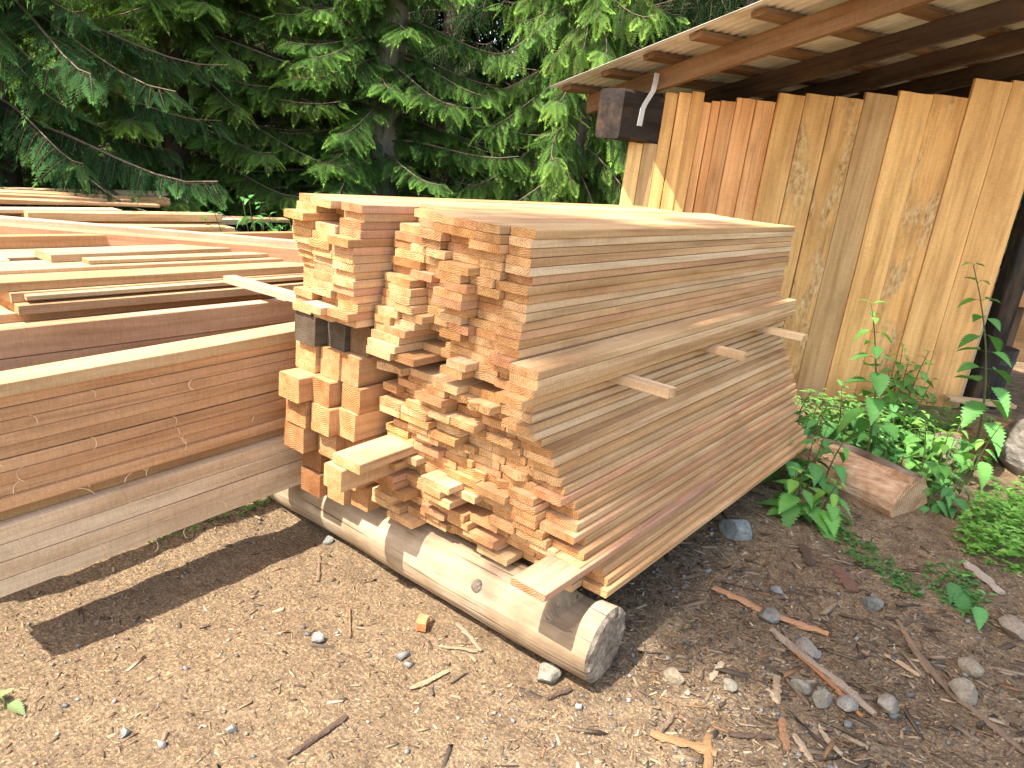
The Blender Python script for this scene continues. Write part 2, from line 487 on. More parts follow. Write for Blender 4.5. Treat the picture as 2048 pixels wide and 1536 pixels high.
PW = [.24, .20, .13, .15, .10, .07, .04, .07]
def column(col_name, half, y_of, w, z0, z1, x_of, xj=.022, t=T0, tint=None, ragged=()):
    n = int(round((z1 - z0) / (t + .0006)))
    step = (z1 - z0) / n
    tt = step - .0006
    xr = 0; 
    for i in range(n):
        z = z0 + i * step
        if br.random() < .45: xr = br.normal(0, xj)
        x = x_of(z) + xr + br.normal(0, .005)
        y = y_of(z) + br.normal(0, .0035)
        ww = w * br.uniform(.93, 1.0)
        pi = int(br.choice(len(PAL), p=PW))
        put_board(col_name, half, i, n, x, y, z, ww, tt, pi, ragged=ragged[1] if (ragged and br.random() < ragged[0]) else .0015,
                  rot=br.normal(0, .0016))

# upper pack, three columns standing out at the left over the square beams
ZS = .872          # top of the stickers between the two packs
LEFTC = [("first column from the left", .795, .105), ("second column from the left", .685, .105), ("third column from the left", .575, .105)]
for nm, y, w in LEFTC:
    column(nm, "upper pack", lambda z, y=y: y, w, .955, 1.352, lambda z: -.10 + (z - 1.15) * .02, .030)
FROMR = ["rightmost", "second from the right", "third from the right", "fourth from the right", "fifth from the right", "sixth from the right", "seventh from the right", "eighth from the right", "ninth from the right", "tenth from the right"]
def layers(half, z0, z1, yr, yl, x_of, ragged=(0, 0), widths=(.082, .09, .095, .102, .11, .122)):
    """Boards laid layer by layer, each layer its own run of widths from the right edge to the left."""
    n = int(round((z1 - z0) / (T0 + .0006))); step = (z1 - z0) / n
    run = {}
    for i in range(n):
        z = z0 + i * step; y = yr(z) + br.normal(0, .004); end = yl(z); k = 0
        while y < end - .045:
            w = float(br.choice(widths))
            if end - y - w < .05: w = min(.135, end - y)
            key = round(y / .1)
            if key not in run or br.random() < .62: run[key] = br.normal(0, .027) + (br.normal(0, .036) if br.random() < .22 else 0)
            xr = run[key] * (1.15 if k == 0 and half == 'lower' else 1)
            pi = int(br.choice(len(PAL), p=PW)); c = shade(PAL[pi], br, .065)
            rw = "top layer" if i == n - 1 else ("bottom layer" if i == 0 else ORD[i] + " layer up")
            rg = ragged[1] if br.random() < ragged[0] else .0015
            lumber("board", (x_of(z, y) + xr, y, z + br.uniform(-.0003, .0003)), BL - max(0, .84 - z) * .52, w - .003, step - .0014, br, c, rotz=br.normal(0, .0012) - max(0, .84 - z) * .02, tilt=(0, max(0, .84 - z) * .028), ragged0=rg, ragged1=.001, bow=.002,
                   label=f"{WORD[pi]} board, {FROMR[k]} in {rw}, stack's {half} pack", cat="board", group=G_STACK)
            y += w; k += 1
layers("upper", ZS + .001, 1.356, lambda z: 0.0, lambda z: .562, lambda z, y: (.012 if y < .25 else .03) + (1.35 - z) * (-.15 if y > .33 and z < 1.12 else 0))
# ledge pack standing proud of the right face
column("ledge pack", "right face", lambda z: -.108 + (z - .87) * .06, .105, ZS + .001, ZS + .106, lambda z: -.07 + (z - ZS) * .2, .02)
layers("lower", .252, .838, lambda z: -.035 - (.84 - z) * (.50 if z < .7 else .28), lambda z: .562, lambda z, y: (.05 - .05 * y / .56) + (.84 - z) * (.10 - .05 * y / .56), ragged=(.14, .024), widths=(.095, .102, .112, .122, .135))

# square beams under the upper left columns
bb = np.random.default_rng(21)
BEAM = [(.50, .27, .13), (.55, .33, .17), (.46, .25, .12), (.53, .30, .15)]
def beam(x, y, z, w, h, col, label, L_=2.4):
    lumber("square_beam", (x, y, z), L_, w, h, bb, col, ragged0=.002, bow=.003, ch=.004, rotz=bb.normal(0, .003), label=label, cat="beam", group="square beams in the left of the big stack")
BX = {0: [-.06, -.05, -.12, -.125, -.16, -.08, -.10], 1: [-.03, -.02, -.07, -.11, -.105, -.07, -.05], 2: [.0, -.05, -.03, -.07, -.06, -.06, -.03]}
for ci, (y, w, cn) in enumerate(((.79, .112, "left"), (.685, .098, "middle"), (.585, .094, "right"))):
    z = .245; hs = (.098, .092, .104, .104, .094, .105, .098)
    for r_ in range(7):
        h = hs[r_] if r_ < 6 else .952 - z - .002
        top = r_ == 6
        c = (.12, .10, .08) if top and ci < 2 else ((.22, .14, .08) if top else shade(BEAM[(ci * 3 + r_) % 4], bb, .1))
        if r_ in (0, 1) and ci == 0: c = (.33, .17, .085)
        rw = ("lowest", "second from the bottom", "third from the bottom", "middle", "third from the top", "second from the top", "topmost")[r_]
        o_lab = f"{'dark grey old' if top else 'orange tan'} square beam, {rw} of the {cn} beam column at the stack's left"
        beam(BX[ci][r_], y + bb.normal(0, .006) + (.02 if r_ == 2 and ci == 0 else 0), z, w, h - .0015, c, o_lab)
        z += h
beam(-.22, .475, .435, .088, .082, (.56, .36, .19), "lone tan square beam poking far out at mid height of the stack")
# the bright board poking out at mid height
lumber("board", (-.20, .41, .521), 1.4, .13, .034, br, (.62, .42, .24), rotz=.03, label="pale board poking far out beside the lone square beam at mid height", cat="board", group=G_STACK)
# board sticking out by the foot of the right corner
lumber("board", (-.115, -.285, .352), 1.2, .125, .026, br, (.50, .28, .18), rotz=-.02, label="dark ended reddish board sticking far out just above the log", cat="board", group=G_STACK)

# stickers between the packs
for x, w, y0, L_, lab in ((.50, .062, -.29, 1.25, "near pale spacer stick poking out of the stack's right face"), (1.28, .062, -.255, 1.3, "middle pale spacer stick poking out of the stack's right face"),
                  (1.99, .062, -.30, 1.3, "far pinkish spacer stick poking out of the stack's right face")):
    o = lumber("spacer_stick", (x + w, y0, .8395), L_, w, .031, br, (.68, .49, .30), rotz=math.pi / 2, bow=.0, ragged0=.012, label=lab, cat="stick", group="spacer sticks between the two packs")
o = lumber("spacer_stick", (.20, .50, .905), 1.1, .058, .03, br, (.54, .41, .26), rotz=math.pi / 2 + .08, bow=0, label="pale spacer stick poking out at the stack's left side", cat="stick", group="spacer sticks between the two packs")

# ------------------------------------------------------------------ logs
def log_obj(name, p0, p1, r0, r1, seed, mats, seg=40, n=34, notch=None, ecc=1.0, **kw):
    rng = np.random.default_rng(seed)
    p0, p1 = np.array(p0, float), np.array(p1, float)
    ax = (p1 - p0); Ln = np.linalg.norm(ax); ax /= Ln
    a = np.cross(ax, (0, 0, 1.)); a /= np.linalg.norm(a); b = np.cross(a, ax)
    th = np.linspace(0, 2 * math.pi, seg, endpoint=False)
    V = []
    for i in range(n):
        t = i / (n - 1)
        rr = r0 + (r1 - r0) * t
        rad = rr * (1 + .05 * vnoise(np.cos(th) * 1.5 + 9, np.sin(th) * 1.5 + t * 6, seed) + .03 * vnoise(np.cos(th) * 5, np.sin(th) * 5 + t * 2, seed + 1)
                    + .05 * vnoise(np.full(seg, t * 5.), np.full(seg, .3), seed + 3))
        wob = .012 * math.sin(t * 5 + seed)
        for k in range(seg):
            p = p0 + ax * Ln * t + a * (rad[k] * math.cos(th[k]) + wob) + b * rad[k] * math.sin(th[k]) * ecc
            if notch and notch[0] < Ln * t < notch[1] and math.sin(th[k]) > .15: p = p + np.array((0, 0, -max(0, p[2] - notch[2])))
            V.append(p)
    mb = MB()
    Fc = []; mt = []
    for i in range(n - 1):
        for k in range(seg):
            k2 = (k + 1) % seg
            Fc.append((i * seg + k, i * seg + k2, (i + 1) * seg + k2, (i + 1) * seg + k)); mt.append(0)
    V = np.array(V)
    for base, s in ((0, -1), ((n - 1) * seg, 1)):                     # ends: inner ring and centre
        ring = V[base:base + seg]; c = ring.mean(0)
        o1 = len(V); V = np.concatenate([V, c + (ring - c) * .88 + ax * s * .010 + rng.normal(0, .002, (seg, 3)), (c + ax * s * .012)[None]])
        for k in range(seg):
            k2 = (k + 1) % seg
            f = (base + k, o1 + k, o1 + k2, base + k2); Fc.append(f if s < 0 else f[::-1]); mt.append(1)
            f = (o1 + k, o1 + seg, o1 + k2); Fc.append(f if s < 0 else f[::-1]); mt.append(1)
    mb.add(V - p0, Fc, mt)
    o = mb.build(name, mats, smooth=False, **kw)
    o.location = p0
    return o

def peeled_mat(name, c1, c2, c3, ax='Y'):
    m, nt, out = new_mat(name)
    v, oi = obj_vec(nt)
    s = (40, 2.2, 40) if ax == 'Y' else (2.2, 40, 40)
    a = noise(nt, mapping(nt, v, s), 1, 5, .6)
    b = noise(nt, mapping(nt, v, (4.5, 2.6, 4.5)), 1, 6, .65)
    s2 = (95, 1.1, 95) if ax == 'Y' else (1.1, 95, 95)
    w = noise(nt, mapping(nt, v, s2), 1, 2, .4)
    col = ramp(nt, b, [(.3, c1), (.5, c2), (.68, c3)])
    col = mixc(nt, 1.0, col, ramp(nt, a, [(.3, g3(.78)), (.65, g3(1.1))]), 'MULTIPLY')
    crack = ramp(nt, w, [(.28, g3(1)), (.335, g3(0))])
    col = mixc(nt, math_(nt, 'MULTIPLY', crack, .75), col, (.05, .03, .02))
    h = math_(nt, 'SUBTRACT', a, math_(nt, 'MULTIPLY', crack, 1.2))
    principled(nt, out, col, .7, h, .004, .6, .25)
    return m
M['peeled'] = peeled_mat("peeled_log_wood", (.19, .13, .08), (.35, .255, .165), (.50, .40, .285))
def logend_mat():
    m, nt, out = new_mat("weathered_log_end")
    v, oi = obj_vec(nt)
    tc = N(nt, "TexCoord")
    w = N(nt, "TexWave", wave_type='RINGS', rings_direction='Y', i_Scale=60.0, i_Distortion=1.5, i_Detail=3.0)
    L(nt, tc.outputs["Object"], w.inputs["Vector"])
    a = noise(nt, mapping(nt, v, (45, 45, 45)), 1, 6, .7)
    b = noise(nt, mapping(nt, v, (9, 9, 9)), 1, 4, .6)
    col = ramp(nt, a, [(.3, (.10, .078, .058)), (.5, (.25, .20, .155)), (.7, (.46, .38, .30))])
    col = mixc(nt, 1.0, col, ramp(nt, b, [(.3, g3(.6)), (.7, g3(1.25))]), 'MULTIPLY')
    col = mixc(nt, .5, col, mixc(nt, 1.0, col, ramp(nt, w.outputs["Fac"], [(.1, g3(.6)), (.7, g3(1.1))]), 'MULTIPLY'))
    principled(nt, out, col, .9, a, .006, .8, .15)
    return m
M['logend'] = logend_mat()
lg = log_obj("support_log", (.155, -.372, .118), (.125, 1.38, .10), .124, .108, 4, (M['peeled'], M['logend']), seg=48, n=60, notch=(.085, .17, .175),
        label="weathered peeled log lying under the near end of the big stack", cat="log")
kb = MB(); kb.tube([(0, 0, 0), (-.012, 0, .004), (-.016, 0, .006)], [.024, .019, .008], 10)
kn = kb.build("knot", M['logend'], parent=lg); kn.location = (-.118, .44, .05)
log_obj("support_log", (2.1, -.20, .085), (2.1, 1.1, .085), .118, .118, 9, (M['peeled'], M['logend']),
        label="shaded log under the far end of the big stack", cat="log")

# ------------------------------------------------------------------ left piles
pr = np.random.default_rng(33)
def plank(x0, y0, z, L_, w, t, col, lab, rot=0., tilt=0., grp="planks in the front left pile", name="plank", cat="plank", **kw):
    return lumber(name, (x0, y0, z), L_, w, t, pr, shade(col, pr, .05), rotz=rot, tilt=(0, tilt), label=lab, cat=cat, group=grp, nx=9, **kw)
# front pile, 15 courses of thick planks
TL = -.036          # the pile rises to the right, onto the support log
z = .163
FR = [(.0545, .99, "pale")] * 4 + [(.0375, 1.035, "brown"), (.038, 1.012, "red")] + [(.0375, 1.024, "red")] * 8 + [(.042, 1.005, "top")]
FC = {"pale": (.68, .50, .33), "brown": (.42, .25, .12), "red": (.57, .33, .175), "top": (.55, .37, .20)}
for i, (t, y, k) in enumerate(FR):
    n_ = len(FR)
    rw = "topmost" if i == n_ - 1 else ("lowest" if i == 0 else ORD[i] + " from the bottom")
    lab = {"pale": f"pale plank at the foot of the front left pile, {rw}", "brown": f"shaded recessed plank in the front left pile, {rw}",
           "red": f"reddish tan plank in the front left pile, {rw}", "top": "bright pale plank lying on top of the front left pile"}[k]
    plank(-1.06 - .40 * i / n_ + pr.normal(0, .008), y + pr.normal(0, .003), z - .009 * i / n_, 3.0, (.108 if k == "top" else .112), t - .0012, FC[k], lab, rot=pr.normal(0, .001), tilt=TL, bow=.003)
    z += t
fib = np.random.default_rng(8)
for o in [q for q in list(bpy.data.objects) if q.name.startswith("plank") and "front left pile" in q["label"]]:
    if fib.random() < .25: continue
    mb = MB()
    for q in range(fib.integers(2, 5)):
        x0 = fib.uniform(.15, 1.15); ln = fib.uniform(.02, .06) ; sgn = fib.choice((-1, 1)); curl = fib.uniform(.6, 2.6)
        pts = []; a = fib.uniform(-.6, .2); p = np.array((x0, -.0005, .001))
        for k in range(9):
            pts.append(tuple(p)); p = p + np.array((sgn * math.cos(a) * ln / 8, -.0012 * (1 + k * .3), math.sin(a) * ln / 8)); a -= curl / 8 * 1.3
        mb.tube(pts, .0011, 4, col=(.78, .58, .36), cap=False)
    mb.build("sawn_fibre", M['stem'], parent=o)
# sleepers
# two deep timbers on edge behind
for i, (zz, lab) in enumerate(((.675, "lower brown timber on edge behind the front left pile"), (.772, "upper brown timber on edge with knots behind the front left pile"))):
    plank(-1.35, 1.335, zz, 3.1, .055, .093, (.50, .325, .205), lab, tilt=-.004, grp="timbers on edge behind the front left pile", name="timber", cat="timber")
# middle pile of planks
G2 = "planks in the middle left pile"
for i in range(9):
    t = .036; zz = .575 + i * .037
    xs = -2.2 if i not in (6, 7, 8) else (-.655, -.665, -.70)[i - 6]
    plank(xs, 1.80 + (0.02 * (i % 3)) - (.03 if i < 7 else 0), zz, 3.9 if xs < -1 else 2.6, .19, .036, [(.58, .37, .21), (.62, .43, .26), (.54, .34, .18)][i % 3],
          f"weathered plank in the front row of the middle left pile, {'lowest' if i == 0 else 'topmost' if i == 8 else ORD[i] + ' from the bottom'}", rot=.0 + pr.normal(0, .004), grp=G2, ragged0=.01)
for i in range(5):
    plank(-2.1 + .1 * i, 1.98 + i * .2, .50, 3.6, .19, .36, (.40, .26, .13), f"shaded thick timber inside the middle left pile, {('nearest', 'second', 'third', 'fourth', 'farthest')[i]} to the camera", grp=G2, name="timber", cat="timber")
MT = [(-2.2, 1.995, .893, 3.9, .19, .03, (.62, .44, .27), -.01, "long pale plank on top of the middle left pile"),
      (-.41, 2.10, .9235, 2.2, .15, .033, (.56, .39, .24), .02, "stubby ended plank with orange end patch on the middle left pile"),
      (-2.2, 2.20, .893, 1.68, .20, .03, (.64, .50, .34), .0, "short grey white plank at the frame's left on the middle left pile"),
      (-.52, 2.25, .893, 2.6, .20, .03, (.60, .40, .25), .01, "pinkish plank behind the stubby plank on the middle left pile"),
      (-2.3, 2.46, .862, 4.2, .05, .115, (.58, .33, .16), .0, "long orange timber on edge crossing the middle left pile"),
      (-2.2, 2.55, .862, 4.2, .19, .06, (.52, .33, .2), .0, "flat timber just behind the orange timber on edge"),
      ]
for x0, y0, zz, L_, w, t, c, rt, lab in MT:
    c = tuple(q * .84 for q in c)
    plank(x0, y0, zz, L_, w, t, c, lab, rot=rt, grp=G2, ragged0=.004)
# slanting timbers across the pile
for k, (dy, dz, w, t, c, lab) in enumerate(((0, .0, .09, .07, (.50, .27, .16), "slanting reddish timber leaning across the middle left pile"), (.11, .015, .05, .085, (.60, .39, .27), "slanting pinkish timber beside the reddish slanting one"),
                                           (.17, -.05, .1, .05, (.54, .34, .2), "lowest slanting timber behind the pinkish slanting one"))):
    ang = math.atan2(2.08 - 2.80, .62 + .32)
    plank(-1.3, 3.44 + dy, .925 + dz, 2.55, w, t, c, lab, rot=ang, tilt=.008, grp="slanting timbers on the middle left pile", name="timber", cat="timber")
for i in range(4):
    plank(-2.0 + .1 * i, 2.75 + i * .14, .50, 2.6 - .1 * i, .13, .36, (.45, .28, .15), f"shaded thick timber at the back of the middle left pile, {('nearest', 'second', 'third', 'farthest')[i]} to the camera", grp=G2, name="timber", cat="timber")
# far pile, planks lying loosely askew
G3 = "planks in the far left pile"
far = [(-1.6, 4.85, .80, 3.05, .16, .035, -.08, (.60, .42, .24), "far plank whose pale end lies beside the ferny shade, top of the far pile"),
       (-1.2, 4.62, .75, 2.6, .16, .04, -.03, (.58, .40, .23), "second plank from the top of the far left pile"),
       (-1.5, 4.45, .71, 2.35, .14, .04, .0, (.55, .34, .22), "short pinkish plank ending midway on the far left pile"),
       (-.6, 4.36, .70, 2.05, .15, .04, -.02, (.48, .30, .16), "brown plank ending by the shrub on the far left pile"),
       (.22, 4.06, .715, 1.30, .14, .055, -.06, (.62, .44, .24), "golden plank with knots lying in front on the far left pile"),
       (-.4, 3.88, .665, 1.90, .15, .05, -.05, (.55, .36, .20), "tan plank under the golden one on the far left pile"),
       (.5, 4.25, .67, 1.35, .2, .04, -.05, (.62, .48, .32), "grey white board end behind the golden plank"),
       (-.2, 3.75, .62, 1.75, .16, .045, -.06, (.46, .29, .17), "reddish brown plank low on the far left pile"),
       (-.2, 4.0, .57, 1.85, .2, .05, -.04, (.44, .28, .15), "shaded plank second lowest on the far left pile"),
       (-1.9, 5.0, .77, 3.6, .12, .03, .03, (.64, .48, .30), "thin pale plank crossing the back of the far left pile"),
       (.0, 4.7, .66, 2.35, .12, .03, -.20, (.50, .33, .18), "thin tan plank slanting towards the shrub on the far left pile")]
for x0, y0, zz, L_, w, t, rt, c, lab in far:
    plank(x0, y0, zz + .11, L_, w, t, c, lab, rot=rt, grp=G3, tilt=pr.normal(0, .008))
far2 = [(-1.5, 4.30, .862, 2.72, .11, .024, -.055, "thin tan plank laid askew across the far left pile"), (-.9, 4.72, .925, 2.30, .10, .022, -.10, "thin orange plank topmost and askew on the far left pile"),
        (-1.7, 4.10, .845, 2.55, .12, .024, .02, "thin pale plank under the askew ones of the far left pile"), (-.2, 3.92, .795, 1.62, .11, .022, -.09, "narrow split ended plank low in front of the far left pile"),
        (-.5, 4.52, .905, 1.72, .09, .02, -.13, "narrow brown strip slanting over the far left pile"), (-1.1, 3.70, .735, 2.45, .12, .024, -.03, "thin reddish plank at the front foot of the far left pile"),
        (.35, 4.15, .80, 1.22, .10, .022, -.12, "short pale strip beside the shrub on the far left pile")]
for i, (x0, y0, zz, L_, w, t, rt, lab) in enumerate(far2):
    plank(x0, y0, zz, L_, w, t, [(.56, .39, .22), (.55, .34, .18), (.62, .46, .28)][i % 3], lab, rot=rt, grp=G3, tilt=pr.normal(0, .010), ragged1=.012)
mid2 = [(-.62, 1.785, .846, 2.4, .15, .018, "thin strip just under the top plank of the middle left pile"), (-2.2, 2.62, .928, 4.0, .10, .022, "thin pale strip behind the orange timber on edge"),
        (-.30, 2.02, .925, 2.3, .07, .018, "narrow pale strip lying on the middle left pile"), (-2.2, 1.86, .558, 3.6, .15, .016, "thin shaded strip low in the middle left pile")]
for i, (x0, y0, zz, L_, w, t, lab) in enumerate(mid2):
    plank(x0, y0, zz, L_, w, t, [(.52, .37, .21), (.50, .34, .20)][i % 2], lab, rot=pr.normal(0, .008), grp=G2, ragged0=.008)
for i in range(7):
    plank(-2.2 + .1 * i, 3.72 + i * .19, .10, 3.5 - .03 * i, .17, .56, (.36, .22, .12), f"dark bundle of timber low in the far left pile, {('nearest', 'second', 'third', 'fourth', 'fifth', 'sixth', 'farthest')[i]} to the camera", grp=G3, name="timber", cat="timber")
# sleepers under the piles
for x, y0, L_, h, lab in ((-1.40, .985, .14, .150, "left sleeper under the front left pile"), (-1.3, 1.335, .06, .672, "left block under the timbers on edge"), (1.3, 1.335, .06, .678, "right block under the timbers on edge"), (1.2, .985, .14, .245, "right sleeper under the front left pile"), (-1.6, 1.75, 1.6, .5, "left sleeper under the middle left pile"), (1.1, 1.75, 1.4, .5, "right sleeper under the middle left pile")):
    lumber("sleeper", (x + .12, y0, gz(x, y0) - .05), L_, .12, h + .05 - gz(x, y0) - .004, pr, (.25, .16, .09), rotz=math.pi / 2, label=lab, cat="sleeper", group="sleepers under the left piles")

# ------------------------------------------------------------------ shed
A0 = np.array((3.99, .15)); EA = np.array((.66679, -.74524)); EN = np.array((-.74524, -.66679))
def S(al, n, z): return (A0[0] + EA[0] * al + EN[0] * n, A0[1] + EA[1] * al + EN[1] * n, z)
YA = math.atan2(EA[1], EA[0]); YN = math.atan2(EN[1], EN[0])
shed = empty("lumber_shed", S(-.3, 0, 0), label="open lumber shed with a vertical board wall and corrugated metal roof", cat="shed")
SI = Matrix.Translation(Vector(S(-.3, 0, 0))).inverted()
def shed_lumber(name, p, Lx, W, T, col, axis, mats=None, **kw):
    """axis: matrix columns of local x,y,z in world."""
    me = board_mesh(name, Lx, W, T, sr, **{k: kw.pop(k) for k in ("ragged0", "ragged1", "bow", "nx", "ny", "ch") if k in kw})
    for m in mats or (M['board'], M['end']): me.materials.append(m)
    o = bpy.data.objects.new(name, me); C.objects.link(o)
    X, Y, Z = axis
    mw = Matrix(((X[0], Y[0], Z[0], p[0]), (X[1], Y[1], Z[1], p[1]), (X[2], Y[2], Z[2], p[2]), (0, 0, 0, 1)))
    o.parent = shed
    o.matrix_local = SI @ mw
    o.color = (*col, 1)
    return tag(o, **kw)
sr = np.random.default_rng(3)
a3 = (EA[0], EA[1], 0); n3 = (EN[0], EN[1], 0); nn3 = (-EN[0], -EN[1], 0); na3 = (-EA[0], -EA[1], 0); u3 = (0, 0, 1); d3 = (0, 0, -1)
# wall boards: (al left, al right, top z, kind, proud)
WB = [(-1.60, -1.50, 1.735, 'w', 0), (-1.50, -1.402, 1.74, 'g', .004), (-1.402, -1.315, 2.075, 'w', .0), (-1.313, -1.225, 2.085, 'w', .012), (-1.223, -1.135, 2.10, 'w', 0.004),
      (-1.133, -1.07, 2.045, 'f', -.02), (-1.068, -1.008, 2.06, 'f', -.024), (-1.006, -.902, 2.07, 'f', -.02), (-.90, -.765, 2.10, 'f', -.022), (-.763, -.625, 2.10, 'f', -.018),
      (-.623, -.435, 2.16, 'w', .004), (-.433, -.232, 2.18, 'b', 0), (-.23, -.022, 2.185, 'b', .004), (-.02, .215, 2.235, 'g', .0), (.217, .465, 2.27, 'w', .006), (.467, .725, 2.28, 'b', 0),
      (.727, 1.005, 2.41, 'w', .01), (1.007, 1.33, 2.43, 'w', .004)]
WC = {'w': (.82, .475, .185), 'f': (.77, .395, .17), 'b': (.78, .44, .165), 'g': (.66, .425, .205)}
wlab = {'b': "brown stained wall board", 'g': "greyish wall board", 'f': "fresh reddish wall board"}
for i, (l, r_, zt, k, pd) in enumerate(WB):
    t = .028
    z0 = gz(*S((l + r_) / 2, 0, 0)[:2]) - .06
    w = r_ - l - .004
    kw = {"label": wlab[k]} if k in wlab else {}
    # local x up, local y along the wall, local z = x cross y
    mats = (M['fresh'] if k == 'f' else M['mottled'] if k == 'b' else M['wall'], M['end'])
    lean = -.012
    shed_lumber("wall_board", S(r_ - .002, pd - t, z0), zt - z0, w, t, shade(WC[k], sr, .07), (u3, na3, n3), mats, bow=.003, nx=9, ragged0=.0, ragged1=.003, **kw)
# the roof is set skew to the wall: D runs up the rafters, E along the purlins
D2 = np.array((-.31589, -.94879)); E2 = np.array((.94879, -.31589)); P0 = np.array((2.9208, 1.8822)); SLD = .2243; SLE = .0596
def Q(e, d, z=0): return (P0[0] + E2[0] * e + D2[0] * d, P0[1] + E2[1] * e + D2[1] * d, 2.0508 + SLD * d + SLE * e + z)
def RZ(al, n):
    p = np.array(S(al, n, 0)[:2]) - P0
    return 2.0508 + SLD * float(p @ D2) + SLE * float(p @ E2) - .129
e3 = (E2[0], E2[1], 0); ne3 = (-E2[0], -E2[1], 0); d3h = (D2[0], D2[1], 0); nd3 = (-D2[0], -D2[1], 0)
# black eave beam sticking out past the wall
bc = np.array((3.05, 1.20)) - E2 * .36
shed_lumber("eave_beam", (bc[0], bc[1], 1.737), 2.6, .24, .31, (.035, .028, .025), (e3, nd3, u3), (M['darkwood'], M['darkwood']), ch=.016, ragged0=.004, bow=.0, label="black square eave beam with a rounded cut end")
# strap of galvanised steel from the rafter down the face of the beam
mb = MB(); hw = .021; vv = []
bf = np.array((3.05, 1.20)) - E2 * .155
for de, dd, zz in ((.035, .02, 2.17), (.032, .02, 2.11), (.024, .02, 2.06), (-.022, .008, 1.97), (-.03, .005, 1.94), (-.036, .004, 1.835)):
    for s_ in (-1, 1):
        for dn in (0, .004):
            q = bf + E2 * (de + s_ * hw) + D2 * (dd + dn)
            vv.append((q[0] - S(-.3, 0, 0)[0], q[1] - S(-.3, 0, 0)[1], zz))
ff = []
for i in range(5):
    b0, b1 = i * 4, i * 4 + 4
    for a_, b_ in ((0, 2), (2, 3), (3, 1), (1, 0)): ff.append((b0 + a_, b0 + b_, b1 + b_, b1 + a_))
ff += [(0, 1, 3, 2), (len(vv) - 4, len(vv) - 2, len(vv) - 1, len(vv) - 3)]
mb.add(vv, ff)
o = mb.build("metal_strap", M['metal'], parent=shed); o.color = (.62, .64, .66, 1)
dv = Vector((D2[0], D2[1], SLD)).normalized(); ev = Vector((E2[0], E2[1], SLE)); ev = (ev - dv * ev.dot(dv)).normalized(); zv = dv.cross(ev); zv = zv if zv.z > 0 else -zv
LR = 2.75
for i, e in enumerate((.269, 1.075, 1.777, 2.48, 3.18)):
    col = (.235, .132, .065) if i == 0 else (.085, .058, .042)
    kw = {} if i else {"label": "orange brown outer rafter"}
    p = Q(e, -.10, -.127)
    yv = zv.cross(dv)
    q = Vector(p) - yv * 0
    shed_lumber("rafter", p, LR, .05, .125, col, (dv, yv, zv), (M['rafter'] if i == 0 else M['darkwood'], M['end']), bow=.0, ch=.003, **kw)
for i in range(7):
    p = Q(sr.uniform(-.03, .02), .396 * i - .0, .002)
    yv = zv.cross(ev)
    shed_lumber("purlin", p, 3.5, .095, .033, shade((.21, .125, .07), sr, .15), (ev, yv, zv), (M['rafter'], M['end']), bow=.0, ch=.003, ragged0=.006)
pitch = .070
alv = np.arange(-.055, 3.6, pitch / 8); nv_ = np.linspace(-.16, LR - .02, 12)
AL, NV = np.meshgrid(alv, nv_, indexing='ij')
ZZ = 2.0508 + SLD * NV + SLE * AL + .036 + .0105 + .009 * np.cos(2 * math.pi * AL / pitch)
P = np.stack([P0[0] + E2[0] * AL + D2[0] * NV, P0[1] + E2[1] * AL + D2[1] * NV, ZZ], -1).reshape(-1, 3) - np.array(S(-.3, 0, 0))
P2 = P + np.array((0, 0, .0025))
i2 = np.arange(len(alv) * 12).reshape(len(alv), 12)
Fq = np.stack([i2[:-1, :-1], i2[1:, :-1], i2[1:, 1:], i2[:-1, 1:]], -1).reshape(-1, 4)
nP = len(P); rim = []
for path in (i2[:, 0], i2[-1, :], i2[::-1, -1], i2[0, ::-1]):
    for q in range(len(path) - 1): rim.append((path[q + 1], path[q], path[q] + nP, path[q + 1] + nP))
Fq = np.concatenate([Fq[:, ::-1], Fq + nP, np.array(rim)])
o = quad_mesh("roof_sheet", np.concatenate([P, P2]), Fq, M['metal'], smooth=True, parent=shed); o.color = (.62, .61, .56, 1)
# posts
for al, n_ in ((1.45, -.13),):
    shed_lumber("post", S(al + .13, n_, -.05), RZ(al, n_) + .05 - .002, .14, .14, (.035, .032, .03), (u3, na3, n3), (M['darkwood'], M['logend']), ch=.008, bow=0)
# things lying in the shed, right of the post
for al, n_, zz, Ls, w, t, c, lab in ((1.62, -.40, .83, 1.2, .14, .16, (.48, .24, .11), "reddish thick board end stored in the shed behind the dark post"),
                                    (1.60, -.42, 1.0, 1.3, .16, .11, (.30, .18, .09), "brown board stored above the reddish one in the shed"),
                                    (1.62, -.75, .30, 1.2, .04, .5, (.55, .33, .16), "broad plywood panel standing in the shed's shade"),
                                    (1.42, .02, .15, .75, .04, .022, (.64, .50, .32), None)):
    if lab is None: continue
    lumber("stored_board", S(al, n_, zz), Ls, w, t, sr, c, rotz=YA, label=lab, cat="board", group="boards stored inside the shed")
# shelf posts under the stored boards
for al in (1.95, 2.75):
    shed_lumber("shelf_post", S(al + .08, -.52, -.05), .88 if True else 0, .08, .07, (.12, .08, .05), (u3, na3, n3), (M['darkwood'], M['end']), bow=0)
# pale board end behind the wall's right edge
shed_lumber("offcut_board", S(1.40, -.075, -.03), .93, .16, .028, (.66, .50, .30), (u3, na3, n3), bow=0, label="pale short board end behind the wall edge")
